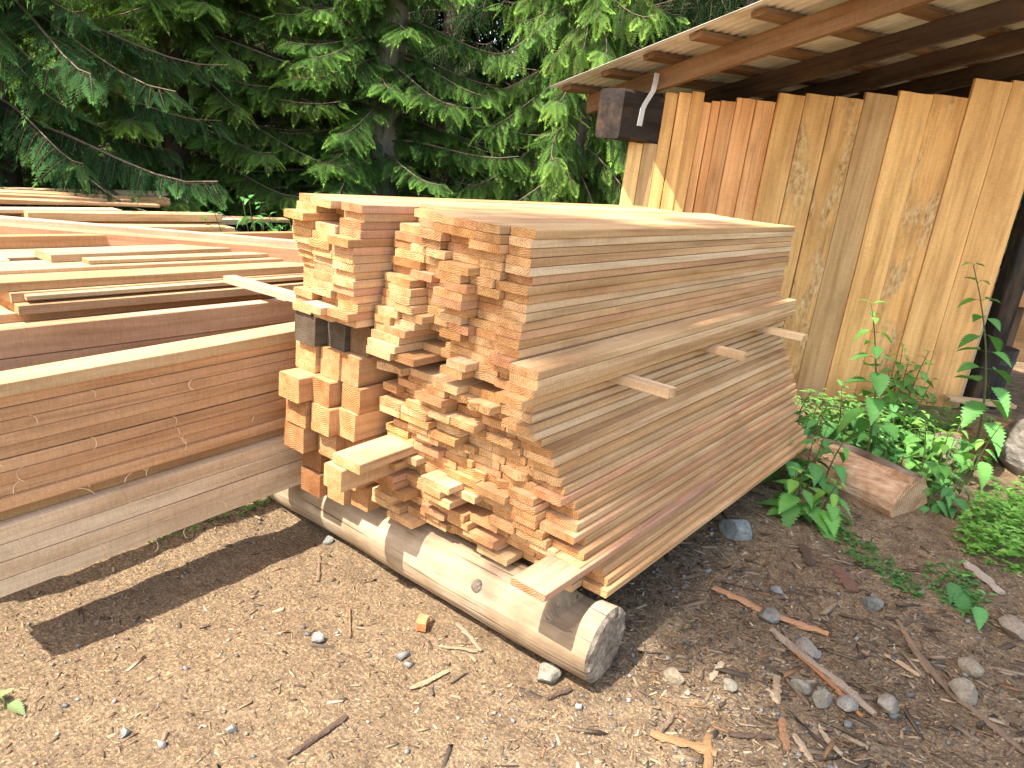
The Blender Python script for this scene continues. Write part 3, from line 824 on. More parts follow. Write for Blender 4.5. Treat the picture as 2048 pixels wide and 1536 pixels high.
# red fuel can on the stored boards
def rbox(mb, c, s, bev, mat=0):
    import bmesh
    b = bmesh.new(); bmesh.ops.create_cube(b, size=1)
    for v in b.verts: v.co = Vector((v.co.x * s[0], v.co.y * s[1], v.co.z * s[2]))
    bmesh.ops.bevel(b, geom=b.edges[:], offset=bev, segments=2, affect='EDGES')
    b.verts.index_update()
    mb.add([tuple(v.co + Vector(c)) for v in b.verts], [tuple(v.index for v in f.verts) for f in b.faces], mat); b.free()
def plain(name, col, rough=.5, spec=.4):
    m, nt, out = new_mat(name)
    tc = N(nt, "TexCoord"); a = noise(nt, mapping(nt, tc.outputs["Object"], (14, 14, 14)), 1, 5, .6)
    principled(nt, out, mixc(nt, 1.0, col, ramp(nt, a, [(.3, g3(.75)), (.7, g3(1.1))]), 'MULTIPLY'), rough, a, .002, .3, spec)
    return m
M['red'] = plain("red_plastic", (.45, .012, .02)); M['black'] = plain("black_plastic", (.015, .015, .018)); M['blue'] = plain("dark_grey_plastic", (.05, .055, .065))
can = empty("fuel_can", S(1.9, -.40, 1.112), label="red fuel can standing on the boards in the shed", cat="fuel can")
can.rotation_euler = (0, 0, YA)
mb = MB(); rbox(mb, (0, 0, .14), (.26, .15, .28), .025); mb.build("body", M['red'], parent=can, smooth=False)
mb = MB(); mb.tube([(-.09, 0, .27), (-.09, 0, .33), (.05, 0, .34), (.07, 0, .27)], .014, 8); mb.build("handle", M['red'], parent=can)
mb = MB(); mb.tube([(.1, 0, .275), (.1, 0, .315)], .026, 12); mb.build("cap", M['black'], parent=can)
bk = empty("bucket", S(1.72, -.25, .0), label="black bucket in the shadow beside the dark post", cat="bucket")
mb = MB(); mb.tube([(0, 0, 0), (0, 0, .52)], [.13, .16], 20); mb.build("body", M['black'], parent=bk, smooth=False)
mb = MB(); mb.tube([(0, 0, .40), (0, 0, .435)], [.158, .162], 20); mb.build("rim", M['blue'], parent=bk)

# ------------------------------------------------------------------ conifers
def frond(rng, n=13, lobes=True, droop=.35):
    """A flat cedar spray of unit length along +x; returns verts, quads and a tip value per vertex."""
    V = []; F = []; T = []
    def kite(p, d, side, up, ln, w, t0, t1, dr):
        o = len(V)
        m = p + d * ln * .42
        V.extend([p, m + side * w * .5 - np.array((0, 0, dr * ln * .25)), p + d * ln - np.array((0, 0, dr * ln)), m - side * w * .5 - np.array((0, 0, dr * ln * .25))])
        F.append((o, o + 1, o + 2, o + 3)); T.extend([t0, (t0 + t1) / 2, t1, (t0 + t1) / 2])
    for i in range(n):
        t = .05 + .9 * (i + .5) / n
        ctr = np.array((t, 0, -droop * t * t))
        env = min((t / .28) ** .7, ((1.02 - t) / .74) ** .75)
        for s in (-1, 1):
            ln = .34 * env * rng.uniform(.82, 1.15) + .05
            an = R(rng.uniform(44, 58)) * s
            d = np.array((math.cos(an), math.sin(an), -.25 - droop * t * .8)); d /= np.linalg.norm(d)
            side = np.array((-d[1], d[0], 0)); w = .034 if lobes else .05
            kite(ctr, d, side, None, ln, w, t * .5, t * .4 + .55, .15)
            if lobes and ln > .11:
                for q, fr in ((-1, .36), (1, .42), (-1, .62), (1, .66))[:4 if ln > .2 else 2]:
                    a2 = an + q * R(38)
                    d2 = np.array((math.cos(a2), math.sin(a2), d[2])); d2 /= np.linalg.norm(d2)
                    kite(ctr + d * ln * fr, d2, np.array((-d2[1], d2[0], 0)), None, ln * (.46 if fr < .5 else .32), .026, t * .5 + .15, t * .4 + .5, .15)
    kite(np.array((.9, 0, -droop * .81)), np.array((1, 0, -droop * 1.6)), np.array((0, 1, 0)), None, .16, .05, .7, 1, .1)
    # rachis
    for i in range(3):
        a, b = i / 3 * .95, (i + 1) / 3 * .95; o = len(V)
        for t, w in ((a, .010 - a * .006), (b, .010 - b * .006)):
            V.extend([np.array((t, w, -droop * t * t)), np.array((t, -w, -droop * t * t))])
        F.append((o, o + 1, o + 3, o + 2)); T.extend([-1] * 4)
    return np.array(V), np.array(F), np.array(T)
fr_rng = np.random.default_rng(77)
FR_HI = [frond(fr_rng, 10, True, d) for d in (.15, .3, .5, .3, .65)]
FR_LO = [frond(fr_rng, 8, False, d) for d in (.2, .4, .6)]

def batch(frs, kind, pos, X, Y, Z, ln, dark, bright, tipamt):
    """Stamp fronds; arrays over instances."""
    Vs = []; Fs = []; Cs = []; off = 0
    for k, (v, f, t) in enumerate(frs):
        sel = np.where(kind == k)[0]
        if len(sel) == 0: continue
        W = (v[None, :, 0:1] * X[sel, None, :] + v[None, :, 1:2] * Y[sel, None, :] + v[None, :, 2:3] * Z[sel, None, :]) * ln[sel, None, None] + pos[sel, None, :]
        tt = np.clip(t, 0, 1)[None, :, None] ** 1.5 * tipamt[sel, None, None]
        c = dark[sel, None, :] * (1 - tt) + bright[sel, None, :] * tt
        c = np.where((t < 0)[None, :, None], np.array((.16, .11, .07)), c)
        Vs.append(W.reshape(-1, 3)); Cs.append(c.reshape(-1, 3))
        Fs.append((f[None] + (np.arange(len(sel)) * len(v))[:, None, None]).reshape(-1, 4) + off); off += len(sel) * len(v)
    return np.concatenate(Vs), np.concatenate(Fs), np.concatenate(Cs)

def conifer(name, loc, seed, trunk_r=.16, height=14, z0=.5, z1=6.0, nb=46, Lb=2.2, az=None, hi=True, step=.036, flen=.30, hang=.36, droop=.38,
            dark=(.024, .072, .028), bright=(.36, .70, .10), trunk=None, gap=0, tip=.8, label=None, group="conifers behind the lumber", lean=(0, 0), trunk_col=None, topL=.5, dead=0):
    rng = np.random.default_rng(seed)
    root = empty(name, (loc[0], loc[1], gz(*loc) - .02), label=label, cat="tree", group=group)
    mb = MB()
    hs = np.linspace(0, height, 26)
    pts = [(lean[0] * (h / height) ** 2 + .05 * math.sin(h * .7 + seed), lean[1] * (h / height) ** 2 + .05 * math.cos(h * .5 + seed), h) for h in hs]
    rad = [trunk_r * (1 - .8 * h / height) * (1 + .6 * math.exp(-h / .4)) for h in hs]
    mb.tube(pts, rad, 14, jit=.05, rng=random.Random(seed))
    mb.build("trunk", M['greytrunk'] if trunk else M['bark'], parent=root, smooth=True)
    frs = FR_HI if hi else FR_LO
    P = []; X = []; Y = []; Z = []; LN = []; K = []; TA = []; BR = []
    tw = MB()
    for b in range(nb):
        h = z0 + (z1 - z0) * ((b + rng.random()) / nb)
        a = rng.uniform(*az) if az else rng.uniform(0, 2 * math.pi)
        if gap:
            am = (az[0] + az[1]) / 2
            if abs(a - am) < gap: a = am + gap * (1 if a > am else -1) * rng.uniform(1, 1.6)
        lb = Lb * rng.uniform(.65, 1.1) * (1 - (1 - topL) * (h - z0) / (z1 - z0 + 1e-6))
        e0 = rng.uniform(-.05, .30)
        dirh = np.array((math.cos(a), math.sin(a), 0))
        base = np.array((lean[0] * (h / height) ** 2, lean[1] * (h / height) ** 2, h))
        dz = lambda s: lb * (math.tan(e0) * s - droop * 1.3 * s ** 1.7 + droop * .55 * s ** 4)
        bend = rng.normal(0, .18)
        perp = np.array((-dirh[1], dirh[0], 0))
        def pt(s): return base + dirh * lb * s + perp * lb * bend * s * s + np.array((0, 0, dz(s)))
        tw.tube([pt(s) for s in np.linspace(0, 1, 9)], [.014 * lb / 2 * (1 - .85 * s) + .0015 for s in np.linspace(0, 1, 9)], 5, col=(.17, .13, .10), cap=False)
        nf = int(lb / step)
        bt = rng.uniform(.55, 1.1)
        for q in range(nf):
            s = .14 + .86 * (q + rng.random() * .6) / nf
            p = pt(s); tan = pt(min(1, s + .03)) - pt(s - .03); tan /= np.linalg.norm(tan)
            sd = 1 if q % 2 else -1
            an = sd * R(rng.uniform(38, 72)) * (1 - .75 * max(0, s - .86) / .14)
            tl = np.array((tan[0] * math.cos(an) - tan[1] * math.sin(an), tan[0] * math.sin(an) + tan[1] * math.cos(an), 0))
            tl /= np.linalg.norm(tl) + 1e-9
            pit = -rng.uniform(.15, 1.0) * hang * 1.6
            x = tl * math.cos(pit) + np.array((0, 0, math.sin(pit)))
            yv = np.cross((0, 0, 1), x); yv /= np.linalg.norm(yv) + 1e-9
            zv = np.cross(x, yv)
            ro = rng.normal(0, .45)
            y2 = yv * math.cos(ro) + zv * math.sin(ro); z2 = np.cross(x, y2)
            P.append(p); X.append(x); Y.append(y2); Z.append(z2)
            LN.append(flen * rng.uniform(.7, 1.25) * (1.15 - .5 * s)); K.append(rng.integers(len(frs)))
            TA.append(tip * rng.uniform(.3, 1.0) * (.4 + .7 * s)); BR.append(bt * rng.uniform(.75, 1.25))
    P, X, Y, Z, LN, K, TA, BR = map(np.array, (P, X, Y, Z, LN, K, TA, BR))
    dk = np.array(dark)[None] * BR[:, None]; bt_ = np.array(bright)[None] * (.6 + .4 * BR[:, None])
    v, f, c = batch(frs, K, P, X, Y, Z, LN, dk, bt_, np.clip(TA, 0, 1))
    # twigs joined to the same crown mesh
    tv = np.concatenate(tw.v); tf = np.array(tw.f); tc_ = np.concatenate(tw.c)
    mi = np.concatenate([np.zeros(len(f), int), np.ones(len(tf), int)])
    quad_mesh("crown", np.concatenate([v, tv]), np.concatenate([f, tf + len(v)]), (M['leaf'], M['stem']), np.concatenate([c, tc_]), mi, parent=root)
    return root

def face_cam(x, y, spread=1.5):
    a = math.atan2(-1.18 - y, -1.64 - x); return (a - spread, a + spread)

FRONT = [
 ("cedar_tree", (4.12, 5.08), 101, dict(trunk_r=.20, z0=.5, z1=5.0, nb=105, Lb=2.1, topL=.3, gap=.17, trunk=(.16, .14, .125), label="cedar with a pale grey trunk and bright green tips behind the big stack")),
 ("cedar_tree", (5.55, 3.5), 102, dict(trunk_r=.2, z0=1.1, z1=5.8, nb=100, Lb=1.6, hang=.95, droop=.75, flen=.33, topL=.35, bright=(.48, .80, .13), dark=(.034, .095, .036), tip=1.0, label="cedar with long hanging bright sprays beside the shed roof corner")),
 ("cedar_tree", (.70, 6.1), 103, dict(trunk_r=.2, z0=.9, z1=5.4, nb=92, Lb=2.2, hang=.55, droop=.5, bright=(.20, .46, .11), dark=(.018, .052, .028), label="shaded dark green cedar at the far left behind the far pile")),
 ("cedar_tree", (2.6, 6.55), 104, dict(trunk_r=.15, z0=.8, z1=5.0, nb=112, Lb=2.5, topL=.25, hang=.3, droop=.34, bright=(.48, .78, .12), tip=1.0, label="bushy cedar with layered yellow green branches left of the grey trunk")),
]
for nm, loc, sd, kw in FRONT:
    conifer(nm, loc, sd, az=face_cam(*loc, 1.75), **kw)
BACK = [((2.75, 8.4), "slim dark conifer in the gap behind the left cedar"), ((4.6, 7.6), "dark conifer standing behind the bushy cedar"), ((6.3, 6.2), "dark trunked conifer in the gap right of the grey trunk"),
        ((7.65, 5.6), "dark conifer behind the hanging cedar"), ((7.4, 2.4), "conifer rising behind the shed roof"), ((.2, 8.6), "dark conifer at the far left in the second row"), ((9.2, 3.6), "conifer far behind the shed roof in the second row")]
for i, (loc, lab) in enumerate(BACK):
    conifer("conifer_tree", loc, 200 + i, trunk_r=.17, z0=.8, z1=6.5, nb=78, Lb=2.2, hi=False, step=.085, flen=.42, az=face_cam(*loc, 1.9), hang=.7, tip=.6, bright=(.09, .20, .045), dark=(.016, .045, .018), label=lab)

# far wood, one mass
def forest():
    rng = np.random.default_rng(9)
    n = 24000
    yaw = np.radians(rng.uniform(-8, 100, n)); d = rng.uniform(11.5, 21, n); h = rng.uniform(-.1, 10.5, n)
    P = np.stack([-1.64 + d * np.cos(yaw), -1.18 + d * np.sin(yaw), h], -1)
    a = rng.uniform(0, 2 * math.pi, n); pit = -rng.uniform(.1, 1.1, n)
    X = np.stack([np.cos(a) * np.cos(pit), np.sin(a) * np.cos(pit), np.sin(pit)], -1)
    Y = np.stack([-np.sin(a), np.cos(a), np.zeros(n)], -1); Z = np.cross(X, Y)
    LN = rng.uniform(.7, 1.5, n); K = rng.integers(len(FR_LO), size=n); b = rng.uniform(.6, 1.3, n)
    v, f, c = batch(FR_LO, K, P, X, Y, Z, LN, np.array((.009, .022, .010))[None] * b[:, None], np.array((.034, .075, .02))[None] * b[:, None], rng.uniform(0, .7, n))
    tw = MB()
    for i in range(46):
        yw = R(rng.uniform(-8, 100)); dd = rng.uniform(12, 18)
        x, y = -1.64 + dd * math.cos(yw), -1.18 + dd * math.sin(yw)
        tw.tube([(x, y, -.2), (x + rng.normal(0, .1), y, 6), (x, y, 13)], [.2, .16, .08], 8, col=(.09, .07, .055), cap=False)
    tv = np.concatenate(tw.v); tf = np.array(tw.f); tc_ = np.concatenate(tw.c)
    mi = np.concatenate([np.zeros(len(f), int), np.ones(len(tf), int)])
    o = quad_mesh("forest", np.concatenate([v, tv]), np.concatenate([f, tf + len(v)]), (M['leaf'], M['stem']), np.concatenate([c, tc_]), mi)
    tag(o, "dense dark conifer forest beyond the nearer cedars", "forest", kind="stuff")
forest()

# a tall leaning tree behind the camera's left shoulder that shades the right of the yard
conifer("conifer_tree", (-6.2, 0.0), 300, trunk_r=.16, height=14.2, z0=11.9, z1=14.0, nb=115, Lb=1.5, hi=False, step=.075, flen=.6, hang=.6, tip=.6, lean=(0.10, 1.24), topL=.8,
        label="tall leaning conifer outside the picture that shades the right of the yard", group="tall conifers beside the yard")

# ------------------------------------------------------------------ leafy plants
def nettle_leaf(rng, teeth=9, fold=.35, curl=.5):
    """Unit leaf along +x."""
    n = teeth * 2 + 1
    V = []; F = []
    for i in range(n + 1):
        t = i / n
        w = .40 * math.sin(math.pi * min(1, t ** .62)) ** .9 * (1 - .25 * t) if 0 < t < 1 else 0
        if t < .06: w = .12 * t / .06 + .1
        if i % 2: w *= .70; 
        xo = .05 if i % 2 == 0 else 0
        z = -curl * t * t * .45
        V += [(t + xo * (1 - t), w, z + w * fold - .08 * w * w), (t, 0, z), (t + xo * (1 - t), -w, z + w * fold - .08 * w * w)]
    for i in range(n):
        a = i * 3; b = a + 3
        F += [(a, a + 1, b + 1, b), (a + 1, a + 2, b + 2, b + 1)]
    return np.array(V), np.array(F), None
NL = [nettle_leaf(rnd, 9, f, c) for f, c in ((.35, .5), (.2, .8), (.45, .3), (.3, 1.1))]

def leaf_batch(rng, items, cols):
    """items: (pos, dir(x), normal-ish, length)"""
    Vs = []; Fs = []; Cs = []; off = 0
    for (p, x, up, ln), c in zip(items, cols):
        v, f, _ = NL[rng.integers(len(NL))]
        x = np.array(x, float); x /= np.linalg.norm(x)
        y = np.cross(up, x); y /= np.linalg.norm(y) + 1e-9; z = np.cross(x, y)
        W = (v[:, 0:1] * x + v[:, 1:2] * y * rng.uniform(.85, 1.1) + v[:, 2:3] * z) * ln + np.array(p)
        Vs.append(W); Fs.append(f + off); off += len(v)
        cc = np.repeat(np.array(c)[None], len(v), 0) * rng.uniform(.92, 1.08, (len(v), 1))
        cc[1::3] *= 1.18
        Cs.append(cc)
    return np.concatenate(Vs), np.concatenate(Fs), np.concatenate(Cs)

def nettle(name, x, y, h, pairs, size, seed, label, group=None, lean=(0, 0), stems=1, spread=.0, col=(.085, .23, .06), cat="nettle", stemcol=(.10, .12, .05), zb=None):
    rng = np.random.default_rng(seed)
    root = empty(name, (x, y, (gz(x, y) if zb is None else zb) - .01), label=label, cat=cat, group=group)
    sm = MB(); items = []; cols = []
    for s_ in range(stems):
        hh = h * rng.uniform(.6, 1.05) if stems > 1 else h
        a = rng.uniform(0, 6.28); sp = spread * rng.uniform(.2, 1)
        bx, by = math.cos(a) * sp, math.sin(a) * sp
        lx = lean[0] + math.cos(a) * sp * .7; ly = lean[1] + math.sin(a) * sp * .7
        P = lambda t: np.array((bx + lx * t * t * hh / max(h, .01), by + ly * t * t * hh / max(h, .01), hh * t))
        sm.tube([P(t) for t in np.linspace(0, 1, 9)], [.0055 * (1 - .7 * t) * (1 + h * .5) for t in np.linspace(0, 1, 9)], 6, col=stemcol)
        np_ = pairs if stems == 1 else max(3, int(pairs * rng.uniform(.7, 1.1)))
        tw0 = rng.uniform(0, 3)
        for k in range(np_):
            t = .16 + .84 * (k / max(1, np_ - 1)) ** .92
            sz = size * .85 * (1.0 - .72 * max(0, t - .35) / .65) * (.8 + .4 * min(1, t / .3)) * rng.uniform(.85, 1.12)
            for q in range(2):
                an = tw0 + k * math.pi / 2 + q * math.pi + rng.normal(0, .2)
                el = rng.uniform(-.25, .35) if t < .9 else rng.uniform(.5, 1.0)
                d = np.array((math.cos(an) * math.cos(el), math.sin(an) * math.cos(el), math.sin(el)))
                p0 = P(t); p1 = p0 + d * sz * .28
                sm.tube([p0, p1], [.0018, .0013], 4, col=stemcol, cap=False)
                d2 = d + np.array((0, 0, rng.uniform(-.75, -.1)))
                items.append((p1, d2, (0, 0, 1.0), sz))
                cols.append(np.array(col) * rng.uniform(.75, 1.35) * np.array((1 + .5 * (t > .8), 1 + .25 * (t > .8), 1)))
    sm.build("stem", M['stem'], parent=root)
    v, f, c = leaf_batch(rng, items, cols)
    quad_mesh("foliage", v, f, M['nettle'], c, parent=root, smooth=False)
    return root

nettle("nettle", 2.78, -.60, 1.0, 12, .215, 1, "tall nettle standing upright before the middle of the board wall", lean=(-.13, .16), group="nettles in front of the shed")
nettle("nettle", 3.62, -1.08, 1.26, 11, .22, 2, "tallest nettle with flowers near the dark shed post", lean=(-.22, .29), group="nettles in front of the shed", col=(.10, .26, .07))
LOWN = [(3.05, -.45, .46, 6, .17, 5, .18, "bushy nettle clump at the wall foot behind the split log"), (3.35, -1.02, .44, 6, .16, 5, .18, "bright bushy nettle clump before the rotten log"), (3.75, -.62, .42, 6, .16, 4, .18, "nettle clump under the thistle like weed by the wall"),
        (2.2, -.42, .40, 6, .15, 4, .12, "nettle clump at the stack's far lower corner"),
        (1.90, -.50, .34, 6, .16, 4, .10, "low nettle clump growing at the near side of the split log"),
        (2.55, -.30, .52, 6, .15, 3, .10, "leafy nettle clump behind the split log by the stack end"),
        (2.75, -.72, .36, 5, .16, 4, .14, "nettle clump growing over the back of the split log"),
        (2.95, -.95, .40, 6, .15, 4, .16, "bright nettle clump behind the cut end of the split log"),
        (2.62, -1.00, .26, 5, .12, 4, .10, "small yellowish nettle clump at the cut end of the split log"),
        (3.15, -.75, .34, 5, .16, 3, .15, "dark nettle clump below the tall upright nettle"),
        (3.5, -.8, .30, 5, .15, 3, .18, "nettle clump below the middle wall boards"),
        (1.60, -1.22, .14, 3, .13, 3, .08, "flat nettle sprig on the bare dirt at the right")]
for i, (x, y, h, pr_, sz, st, sp, lab) in enumerate(LOWN):
    nettle("nettle", x, y, h, pr_, sz, 20 + i, lab, stems=st, spread=sp, group="nettles in front of the shed", col=((.075, .21, .06), (.12, .29, .07), (.085, .235, .075))[i % 3])
nettle("leafy_weed", 4.30, -.50, .46, 10, .15, 60, "thistle like weed against the board wall right of centre", stems=3, spread=.12, col=(.16, .32, .08), cat="weed")
nettle("leafy_weed", 3.1, .02, .42, 8, .11, 61, "small weed at the wall foot beside the stack end", stems=4, spread=.14, col=(.08, .19, .05), cat="weed")
nettle("shrub", 1.80, 3.70, 1.04, 8, .21, 62, "dark leafy shrub between the far pile and the big stack", stems=34, spread=.42, col=(.06, .19, .065), cat="shrub")
nettle("shrub", 2.15, 3.5, 1.0, 8, .19, 63, "low leafy shrub just left of the big stack", stems=24, spread=.36, col=(.06, .18, .055), cat="shrub")
nettle("sprout", -1.12, .74, .05, 3, .075, 64, "small pale sprout with round leaves on the dirt at the left edge", stems=1, spread=.0, col=(.20, .27, .12), cat="sprout")

def small_cover(name, pts_fn, n, size, hmax, seed, col, label, cat):
    rng = np.random.default_rng(seed); items = []; cols = []
    for i in range(n):
        x, y = pts_fn(rng)
        z = gz(x, y) + rng.random() ** 1.5 * hmax
        a = rng.uniform(0, 6.28)
        for q in range(3):
            an = a + (q - 1) * 1.1
            el = rng.uniform(-.2, .5)
            items.append(((x, y, z), (math.cos(an), math.sin(an), math.tan(el) * .6), (0, 0, 1.), size * rng.uniform(.6, 1.25)))
            cols.append(np.array(col) * rng.uniform(.7, 1.4))
    v, f, c = leaf_batch(rng, items, cols)
    tag(quad_mesh(name, v, f, M['nettle'], c), label, cat, kind="stuff")
_nl = NL
NL = [nettle_leaf(rnd, 3, .2, .4), nettle_leaf(rnd, 2, .3, .2)]
def poly_pts(cx, cy, rx, ry, rot=0):
    def fn(rng):
        a = rng.uniform(0, 6.28); r = math.sqrt(rng.random())
        u, v = r * rx * math.cos(a), r * ry * math.sin(a)
        return cx + u * math.cos(rot) - v * math.sin(rot), cy + u * math.sin(rot) + v * math.cos(rot)
    return fn
small_cover("ground_cover", poly_pts(2.85, -1.52, .75, .32, -.35), 1500, .035, .16, 71, (.17, .36, .07), "lush bright green ground cover at the right edge", "ground cover")
small_cover("ground_cover", poly_pts(3.55, -.42, .95, .28, -.84), 1500, .035, .22, 72, (.13, .29, .07), "weedy ground cover along the foot of the board wall", "ground cover")
small_cover("ground_cover", poly_pts(1.72, -.88, .28, .10, .9), 260, .018, .025, 73, (.08, .20, .05), "sprigs of tiny green weeds on the bare dirt before the split log", "ground cover")
small_cover("ground_cover", poly_pts(1.75, -1.2, .22, .12, .3), 150, .02, .03, 74, (.085, .21, .05), "sparse tiny weeds beside the flat nettle sprig", "ground cover")
small_cover("ground_cover", poly_pts(-.20, 1.25, .28, .05, .0), 110, .016, .03, 75, (.12, .23, .06), "small green weeds on the soil under the front left pile", "ground cover")
def band(rng):
    yw = R(rng.uniform(31, 82)); d = rng.uniform(6.0, 8.5); return -1.64 + d * math.cos(yw), -1.18 + d * math.sin(yw)
small_cover("undergrowth", band, 2600, .12, .75, 76, (.04, .11, .035), "dark leafy undergrowth along the foot of the trees", "undergrowth")
NL = _nl

# ------------------------------------------------------------------ split log, stump, boulders
def rough_prism(name, p0, p1, prof, seed, mats, matf, n=16, amp=.012, **kw):
    """A length of split wood: closed profile (list of (side, up)) swept from p0 to p1."""
    p0 = np.array(p0, float); p1 = np.array(p1, float); ax = p1 - p0; Ln = np.linalg.norm(ax); ax /= Ln
    a = np.cross(ax, (0, 0, 1.)); a /= np.linalg.norm(a); b = np.cross(a, ax)
    k = len(prof); V = []; rng = np.random.default_rng(seed)
    per = rng.normal(0, 1, k)
    for i in range(n):
        t = i / (n - 1)
        for j, (s, u) in enumerate(prof):
            q = amp * (vnoise(np.array([t * 7.]), np.array([j * .9]), seed)[0] * 2 + .4 * per[j] * math.sin(t * 9 + j))
            V.append(ax * Ln * (t + (rng.normal(0, .006) if i in (0, n - 1) else 0)) + a * (s + q) + b * (u + q * .7))
    F = []; mt = []
    for i in range(n - 1):
        for j in range(k):
            j2 = (j + 1) % k; F.append((i * k + j, i * k + j2, (i + 1) * k + j2, (i + 1) * k + j)); mt.append(matf(j))
    F.append(tuple(range(k))[::-1]); mt.append(2); F.append(tuple((n - 1) * k + j for j in range(k))); mt.append(2)
    mb = MB(); mb.add(V, F, mt)
    o = mb.build(name, mats, **kw); o.location = p0
    return o
def splitwood_mat(name, cols, ax):
    m, nt, out = new_mat(name)
    v, oi = obj_vec(nt)
    g = noise(nt, mapping(nt, v, tuple(6 if i == ax else 60 for i in range(3))), 1, 6, .65)
    b = noise(nt, mapping(nt, v, (6, 6, 6)), 1, 5, .6)
    col = ramp(nt, b, [(.3, cols[0]), (.5, cols[1]), (.68, cols[2])])
    col = mixc(nt, 1.0, col, ramp(nt, g, [(.3, g3(.6)), (.65, g3(1.15))]), 'MULTIPLY')
    principled(nt, out, col, .85, g, .01, .8, .15)
    return m
M['split'] = splitwood_mat("split_cedar", ((.22, .11, .05), (.50, .31, .19), (.62, .46, .33)), 1)
M['greybark'] = bark_mat("grey_stringy_bark", (.05, .035, .025), (.27, .21, .17), (10, 3, 10), .012)
prof = [(-.17, -.10), (-.06, -.13), (.06, -.13), (.13, -.12), (.17, -.06), (.165, -.02), (.145, .02), (.12, .045), (.085, .07), (.05, .085), (.015, .10), (-.02, .11), (-.045, .11), (-.07, .10), (-.10, .08), (-.12, .06), (-.14, .03), (-.155, -.02), (-.165, -.06)]
rough_prism("split_log", (2.72, -.02, .10), (2.42, -.90, .10), prof, 5, (M['split'], M['greybark'], M['end']), lambda j: 1 if 10 <= j <= 14 else 0, 46, .026,
            label="split log with pinkish torn wood and grey bark lying right of the stack", cat="log").color = (.52, .38, .26, 1)
def rock(name, x, y, s, seed, col, label, group=None, sink=.3, sq=(1, 1, .75), cat="rock", mat=None, zb=None):
    import bmesh
    b = bmesh.new(); bmesh.ops.create_icosphere(b, subdivisions=3, radius=1)
    rng = np.random.default_rng(seed)
    pl = [(lambda d: d / np.linalg.norm(d))(rng.normal(size=3)) for _ in range(9)]; of = rng.uniform(.55, .88, 9)
    V = np.array([v.co[:] for v in b.verts])
    for d, o_ in zip(pl, of):
        q = V @ d; V -= np.outer(np.maximum(0, q - o_), d)
    V += .05 * np.stack([vnoise(V[:, 0] * 3 + 7 * i, V[:, 1] * 3 + V[:, 2] * 2.3, seed + i) for i in range(3)], -1)
    V = V * np.array(sq) * s
    F = [tuple(v.index for v in f.verts) for f in b.faces]; b.free()
    mb = MB(); mb.add(V, F)
    o = mb.build(name, mat or M['stone'], smooth=False, label=label, cat=cat, group=group)
    o.location = (x, y, (gz(x, y) if zb is None else zb) + s * sq[2] * (1 - sink) * .7); o.rotation_euler = (0, 0, rng.uniform(0, 6))
    o.color = (col[0] * .78, col[1] * .77, col[2] * .74, 1)
    return o
GR = "loose stones on the dirt"
gcol = (.27, .262, .25)
ROCKS = [(.04, -.245, .050, (.30, .29, .25), "angular stone wedged under the near end of the log"), (.93, -.66, .050, gcol, "grey stone lying on top of the reddish split stick"), (.83, -.84, .052, (.33, .30, .27), "rounded stone between the split stick and the long bark strip"),
         (.60, -.885, .042, (.33, .30, .26), "leftmost of three stones lined up along the long bark strip"), (.585, -.945, .046, (.30, .28, .24), "middle of three stones lined up along the long bark strip"), (.615, -1.02, .042, (.34, .32, .29), "rightmost of three stones lined up along the long bark strip"),
         (.71, -1.125, .044, (.36, .32, .28), "pinkish stone at the lower end of the long bark strip"), (1.16, -1.31, .050, (.38, .32, .25), "tan stone on the open dirt near the right edge"), (.97, -1.31, .055, (.36, .31, .25), "flat faced tan stone below the tan stone at right"),
         (1.33, -.95, .05, (.25, .27, .26), "long greenish stone alone on the dark dirt"), (1.46, -.33, .085, (.33, .38, .40), "large bluish stone half buried beside the stack's shadow"), (-.355, .40, .026, (.34, .34, .33), "light grey stone on the sawdust at lower left"),
         (.05, .85, .028, (.30, .31, .31), "grey stone at the left foot of the support log"), (.32, -.55, .036, (.34, .28, .21), "brownish stone below the end of the log"), (-.95, .44, .018, (.24, .25, .25), "small blue grey stone near the shadow's edge"),
         (-.75, .26, .016, (.27, .27, .27), "small grey stone at the bottom left"), (1.13, -.63, .028, (.30, .33, .35), "bluish pebble behind the split stick"), (1.58, -1.42, .07, (.40, .33, .27), "tan stone cut by the right edge"), (.42, -.70, .03, (.36, .33, .27), "pale flat stone left of the three stones")]
for i, (x, y, s, c, lab) in enumerate(ROCKS):
    rock("rock", x, y, s, 40 + i, c, lab, GR, sink=.35, sq=(1, rnd.uniform(.75, 1), rnd.uniform(.6, .85)))
M['stump'] = bark_mat("weathered_grey_wood", (.06, .045, .035), (.36, .33, .30), (5, 5, 14), .03)
rock("boulder", 4.0, -1.62, .42, 90, (.33, .30, .27), "grey boulder with mossy brown sides at the right edge", cat="boulder", sq=(1.1, .9, .75), mat=M['stump'])
M['rotten'] = splitwood_mat("rotten_brown_wood", ((.10, .05, .025), (.24, .13, .06), (.36, .22, .12)), 0)
rough_prism("rotten_log", (3.55, -.90, .07), (4.45, -1.22, .08), [(-.12, -.12), (.12, -.13), (.14, -.04), (.12, .03), (.08, .07), (.02, .10), (-.04, .09), (-.10, .05), (-.13, -.03)], 8, (M['rotten'], M['rotten'], M['logend']), lambda j: 0, 30, .035,
            label="rotten brown log lying before the wall beside the grey boulder", cat="log")
lumber("offcut", S(1.15, .14, .13), .52, .10, .03, sr, (.62, .45, .28), rotz=YA - .1, label="pale flat offcut lying at the wall foot beside the boulder", cat="offcut")

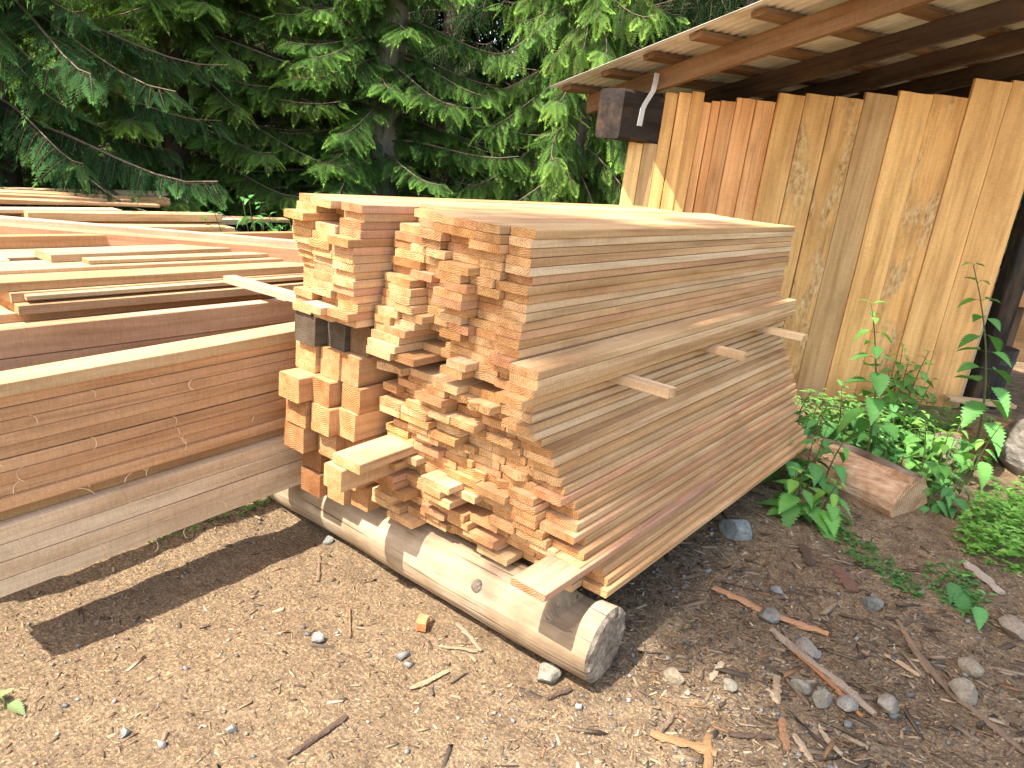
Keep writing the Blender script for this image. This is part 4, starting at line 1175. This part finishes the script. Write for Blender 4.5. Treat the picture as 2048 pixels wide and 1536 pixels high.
# ------------------------------------------------------------------ sticks and chips
def stick(name, pts, w, th, seed, col, label, group="sticks and splinters on the dirt", mat=None, cat="stick"):
    rng = np.random.default_rng(seed); n = max(14, len(pts) * 8)
    P = np.array([(x, y) for x, y in pts], float)
    tt = np.linspace(0, len(P) - 1, n); X = np.interp(tt, np.arange(len(P)), P[:, 0]); Y = np.interp(tt, np.arange(len(P)), P[:, 1])
    Zg = ground_z(X, Y); zc = np.convolve(np.pad(Zg, 3, mode='edge'), np.ones(7) / 7, 'valid') + th * .4 + .003
    k = 8; V = []
    for i in range(n):
        j2, j1 = min(n - 1, i + 1), max(0, i - 1)
        d = np.array((X[j2] - X[j1], Y[j2] - Y[j1], zc[j2] - zc[j1])); d /= np.linalg.norm(d)
        a = np.cross(d, (0, 0, 1.)); b = np.cross(a, d)
        tp = min(1, .72 + 2 * min(i, n - 1 - i) / n)
        for q in range(k):
            an = 2 * math.pi * q / k + .4
            r1 = w * .42 * tp * (1 + .9 * vnoise(np.array([i * .8]), np.array([q * 1.7]), seed)[0])
            r2 = th * .5 * tp * (1 + .8 * vnoise(np.array([i * .7 + 9]), np.array([q * 1.3]), seed)[0])
            V.append(np.array((X[i], Y[i], zc[i])) + a * math.cos(an) * r1 + b * math.sin(an) * r2)
    o0 = np.array((X[0], Y[0], zc[0]))
    F = [(i * k + q, i * k + (q + 1) % k, (i + 1) * k + (q + 1) % k, (i + 1) * k + q) for i in range(n - 1) for q in range(k)]
    F += [tuple(range(k))[::-1], tuple((n - 1) * k + q for q in range(k))]
    mb = MB(); mb.add(np.array(V) - o0, F, col=col)
    o = mb.build(name, mat or M['chips'], label=label, cat=cat, group=group); o.location = o0
    return o
TN = (.29, .21, .135); GB = (.19, .13, .09); RD = (.27, .145, .08); PA = (.37, .28, .19); DK = (.09, .06, .045)
STK = [([(.95, -.43), (.94, -.60), (.99, -.87)], .045, .018, (.40, .22, .12), "long reddish split stick under the grey stone"),
       ([(.86, -.70), (.74, -.90), (.64, -1.10)], .040, .022, (.30, .23, .17), "long grey bark strip running beside the row of stones"),
       ([(.845, -.73), (.70, -.93), (.60, -1.07)], .022, .012, (.36, .16, .07), "orange inner bark strip alongside the long grey bark strip"),
       ([(1.57, -.60), (1.42, -.68)], .055, .018, DK, "dark bark flake on the dirt below the split log"), ([(1.50, -.77), (1.36, -.87)], .075, .014, (.16, .085, .06), "reddish dark bark flake on the bare dirt"),
       ([(.06, -.60), (.12, -.78)], .040, .012, (.27, .16, .08), "fibrous orange brown splinter at the bottom"), ([(.17, -.735), (-.04, -.82)], .030, .012, (.25, .145, .07), "upright fibrous splinter crossing the orange brown one"),
       ([(.40, -.88), (.28, -.93)], .030, .014, RD, "red brown bark sliver below the three stones"), ([(.22, -.78), (.30, -.88)], .024, .012, DK, "dark stick left of the red brown sliver"),
       ([(.60, -.80), (.47, -.84)], .032, .012, TN, "short tan slat propped beside the first of the three stones"), ([(.50, -.80), (.46, -.85)], .022, .010, PA, "small pale slat end left of the stones"),
       ([(.52, -.64), (.41, -.64)], .022, .008, PA, "pale flat sliver standing alone left of the bark strip"), ([(.20, -.62), (.08, -.62)], .018, .012, GB, "grey brown stick left of the fibrous splinters"),
       ([(-.17, .46), (-.27, .34)], .010, .008, (.22, .14, .08), "thin brown twig on the sawdust right of the shadow"), ([(-.05, .78), (-.15, .66)], .016, .008, GB, "small bark strip near the left foot of the log"),
       ([(-.16, .00), (-.30, .03)], .018, .010, (.33, .24, .15), "frayed tan splinter on the sunlit sawdust"), ([(-.10, .09), (-.03, -.01)], .014, .008, (.27, .19, .12), "flat tan sliver below the wood block"),
       ([(-.70, .06), (-.52, .06)], .022, .010, DK, "dark bark strip at the bottom of the sunlit sawdust"), ([(1.15, -1.12), (.95, -1.28), (.8, -1.5)], .03, .014, GB, "long grey bark strip lying toward the right edge"),
       ([(1.30, -1.05), (1.02, -1.2)], .025, .012, (.24, .16, .1), "brown bark strip on the right dirt"), ([(1.0, -1.06), (.98, -1.18)], .025, .01, (.42, .28, .17), "reddish tan sliver on the right dirt"),
       ([(.05, -.33), (-.04, -.30)], .016, .012, DK, "short dark stick beside the wedged stone"), ([(.02, .13), (-.02, -.02)], .02, .010, (.24, .185, .13), "flat grey slat against the front of the log"),
       ([(.45, -.98), (.38, -1.06)], .022, .01, PA, "pale sliver below the pinkish stone"), ([(.29, -1.0), (.36, -.93)], .03, .012, (.33, .24, .16), "tan slat under the red brown sliver"),
       ([(2.05, -1.20), (1.85, -1.36)], .06, .02, (.36, .30, .24), "grey driftwood piece before the lush ground cover")]
for i, (p, w, th, c, lab) in enumerate(STK):
    stick("wood_splinter" if w > .02 else "twig", p, w, th, 500 + i, c, lab)
lumber("wood_block", (-.085, .175, gz(-.06, .2) + .006), .055, .035, .03, sr, (.55, .26, .13), rotz=.5, label="small orange wood block lying on the sunlit dirt before the log", cat="offcut")

def scatter(name, n, seed, kind, label):
    rng = np.random.default_rng(seed)
    # denser towards the camera and the right
    x = np.concatenate([rng.uniform(-1.3, 2.2, n // 2), rng.normal(.6, .7, n - n // 2)]); y = np.concatenate([rng.uniform(-2.0, 1.25, n // 2), rng.normal(-.8, .5, n - n // 2)])
    keep = ~((x > .02) & (y > -.36) & (y < 1.1) & (x < .28)); x, y = x[keep], y[keep]; n = len(x)
    z = ground_z(x, y)
    a = rng.uniform(0, 6.28, n)
    if kind == 'chip':
        ln = np.exp(rng.normal(math.log(.0105), .62, n)); w = np.clip(ln * rng.uniform(.08, .32, n), .0012, .012); th = w * rng.uniform(.2, .5, n)
    else:
        ln = np.exp(rng.normal(math.log(.0075), .5, n)); w = ln * rng.uniform(.6, 1, n); th = ln * rng.uniform(.4, .8, n)
    if kind == 'sliver':
        ln = np.exp(rng.normal(math.log(.045), .5, n)); w = ln * rng.uniform(.06, .2, n); th = w * rng.uniform(.3, .6, n)
        a = np.where(rng.random(n) < .7, rng.normal(-1.05, .5, n), a); right = (x - .9 * y) > rng.normal(.85, .5, n)
    el = rng.normal(0, .10 if kind == 'sliver' else .18 if kind == 'chip' else .05, n)
    X = np.stack([np.cos(a) * np.cos(el), np.sin(a) * np.cos(el), np.sin(el)], -1); ro = rng.normal(0, .35, n)
    Y0 = np.stack([-np.sin(a), np.cos(a), np.zeros(n)], -1); Z0 = np.cross(X, Y0)
    Y = Y0 * np.cos(ro)[:, None] + Z0 * np.sin(ro)[:, None]; Z = np.cross(X, Y)
    unit = np.array([(sx, sy, sz) for sx in (-.5, .5) for sy in (-.5, .5) for sz in (-.5, .5)])
    jit = rng.uniform(.55, 1.2, (n, 8, 3)) if kind != 'stone' else rng.uniform(.45, 1.1, (n, 8, 3))
    U = unit[None] * jit * np.stack([ln, w, th], -1)[:, None, :]
    W = U[..., 0:1] * X[:, None] + U[..., 1:2] * Y[:, None] + U[..., 2:3] * Z[:, None] + np.stack([x, y, z + th * .3 + .001], -1)[:, None]
    f = np.array([(0, 1, 3, 2), (4, 6, 7, 5), (0, 4, 5, 1), (2, 3, 7, 6), (0, 2, 6, 4), (1, 5, 7, 3)])
    Fq = (f[None] + (np.arange(n) * 8)[:, None, None]).reshape(-1, 4)
    if kind == 'sliver':
        pal = np.array([(.085, .062, .047), (.14, .10, .07), (.21, .155, .105), (.22, .125, .065), (.29, .22, .15)]); pp_ = np.array([.3, .28, .2, .12, .1])
    elif kind == 'chip':
        pal = np.array([(.36, .27, .17), (.26, .185, .12), (.15, .11, .075), (.09, .07, .055), (.45, .35, .24), (.28, .17, .09)]); pp_ = np.array([.18, .28, .22, .16, .06, .10])
    else:
        pal = np.array([(.18, .175, .17), (.25, .24, .225), (.12, .118, .115), (.30, .25, .19)]); pp_ = np.array([.35, .25, .25, .15])
    c = pal[rng.choice(len(pal), n, p=pp_)] * rng.uniform(.75, 1.25, (n, 1))
    if kind == 'sliver':
        W = W[right]; c = c[right]; Fq = (f[None] + (np.arange(len(W)) * 8)[:, None, None]).reshape(-1, 4)
    tag(quad_mesh(name, W.reshape(-1, 3), Fq, M['chips'], np.repeat(c, 8, 0)), label, name.replace("_", " "), kind="stuff")
scatter("wood_chips", 30000, 61, 'chip', "small wood chips and bark slivers strewn over the dirt")
scatter("gravel", 2400, 62, 'stone', "small grey pebbles strewn over the dirt")
scatter("bark_litter", 2600, 63, 'sliver', "dark bark slivers and splinters strewn over the dirt at the right")
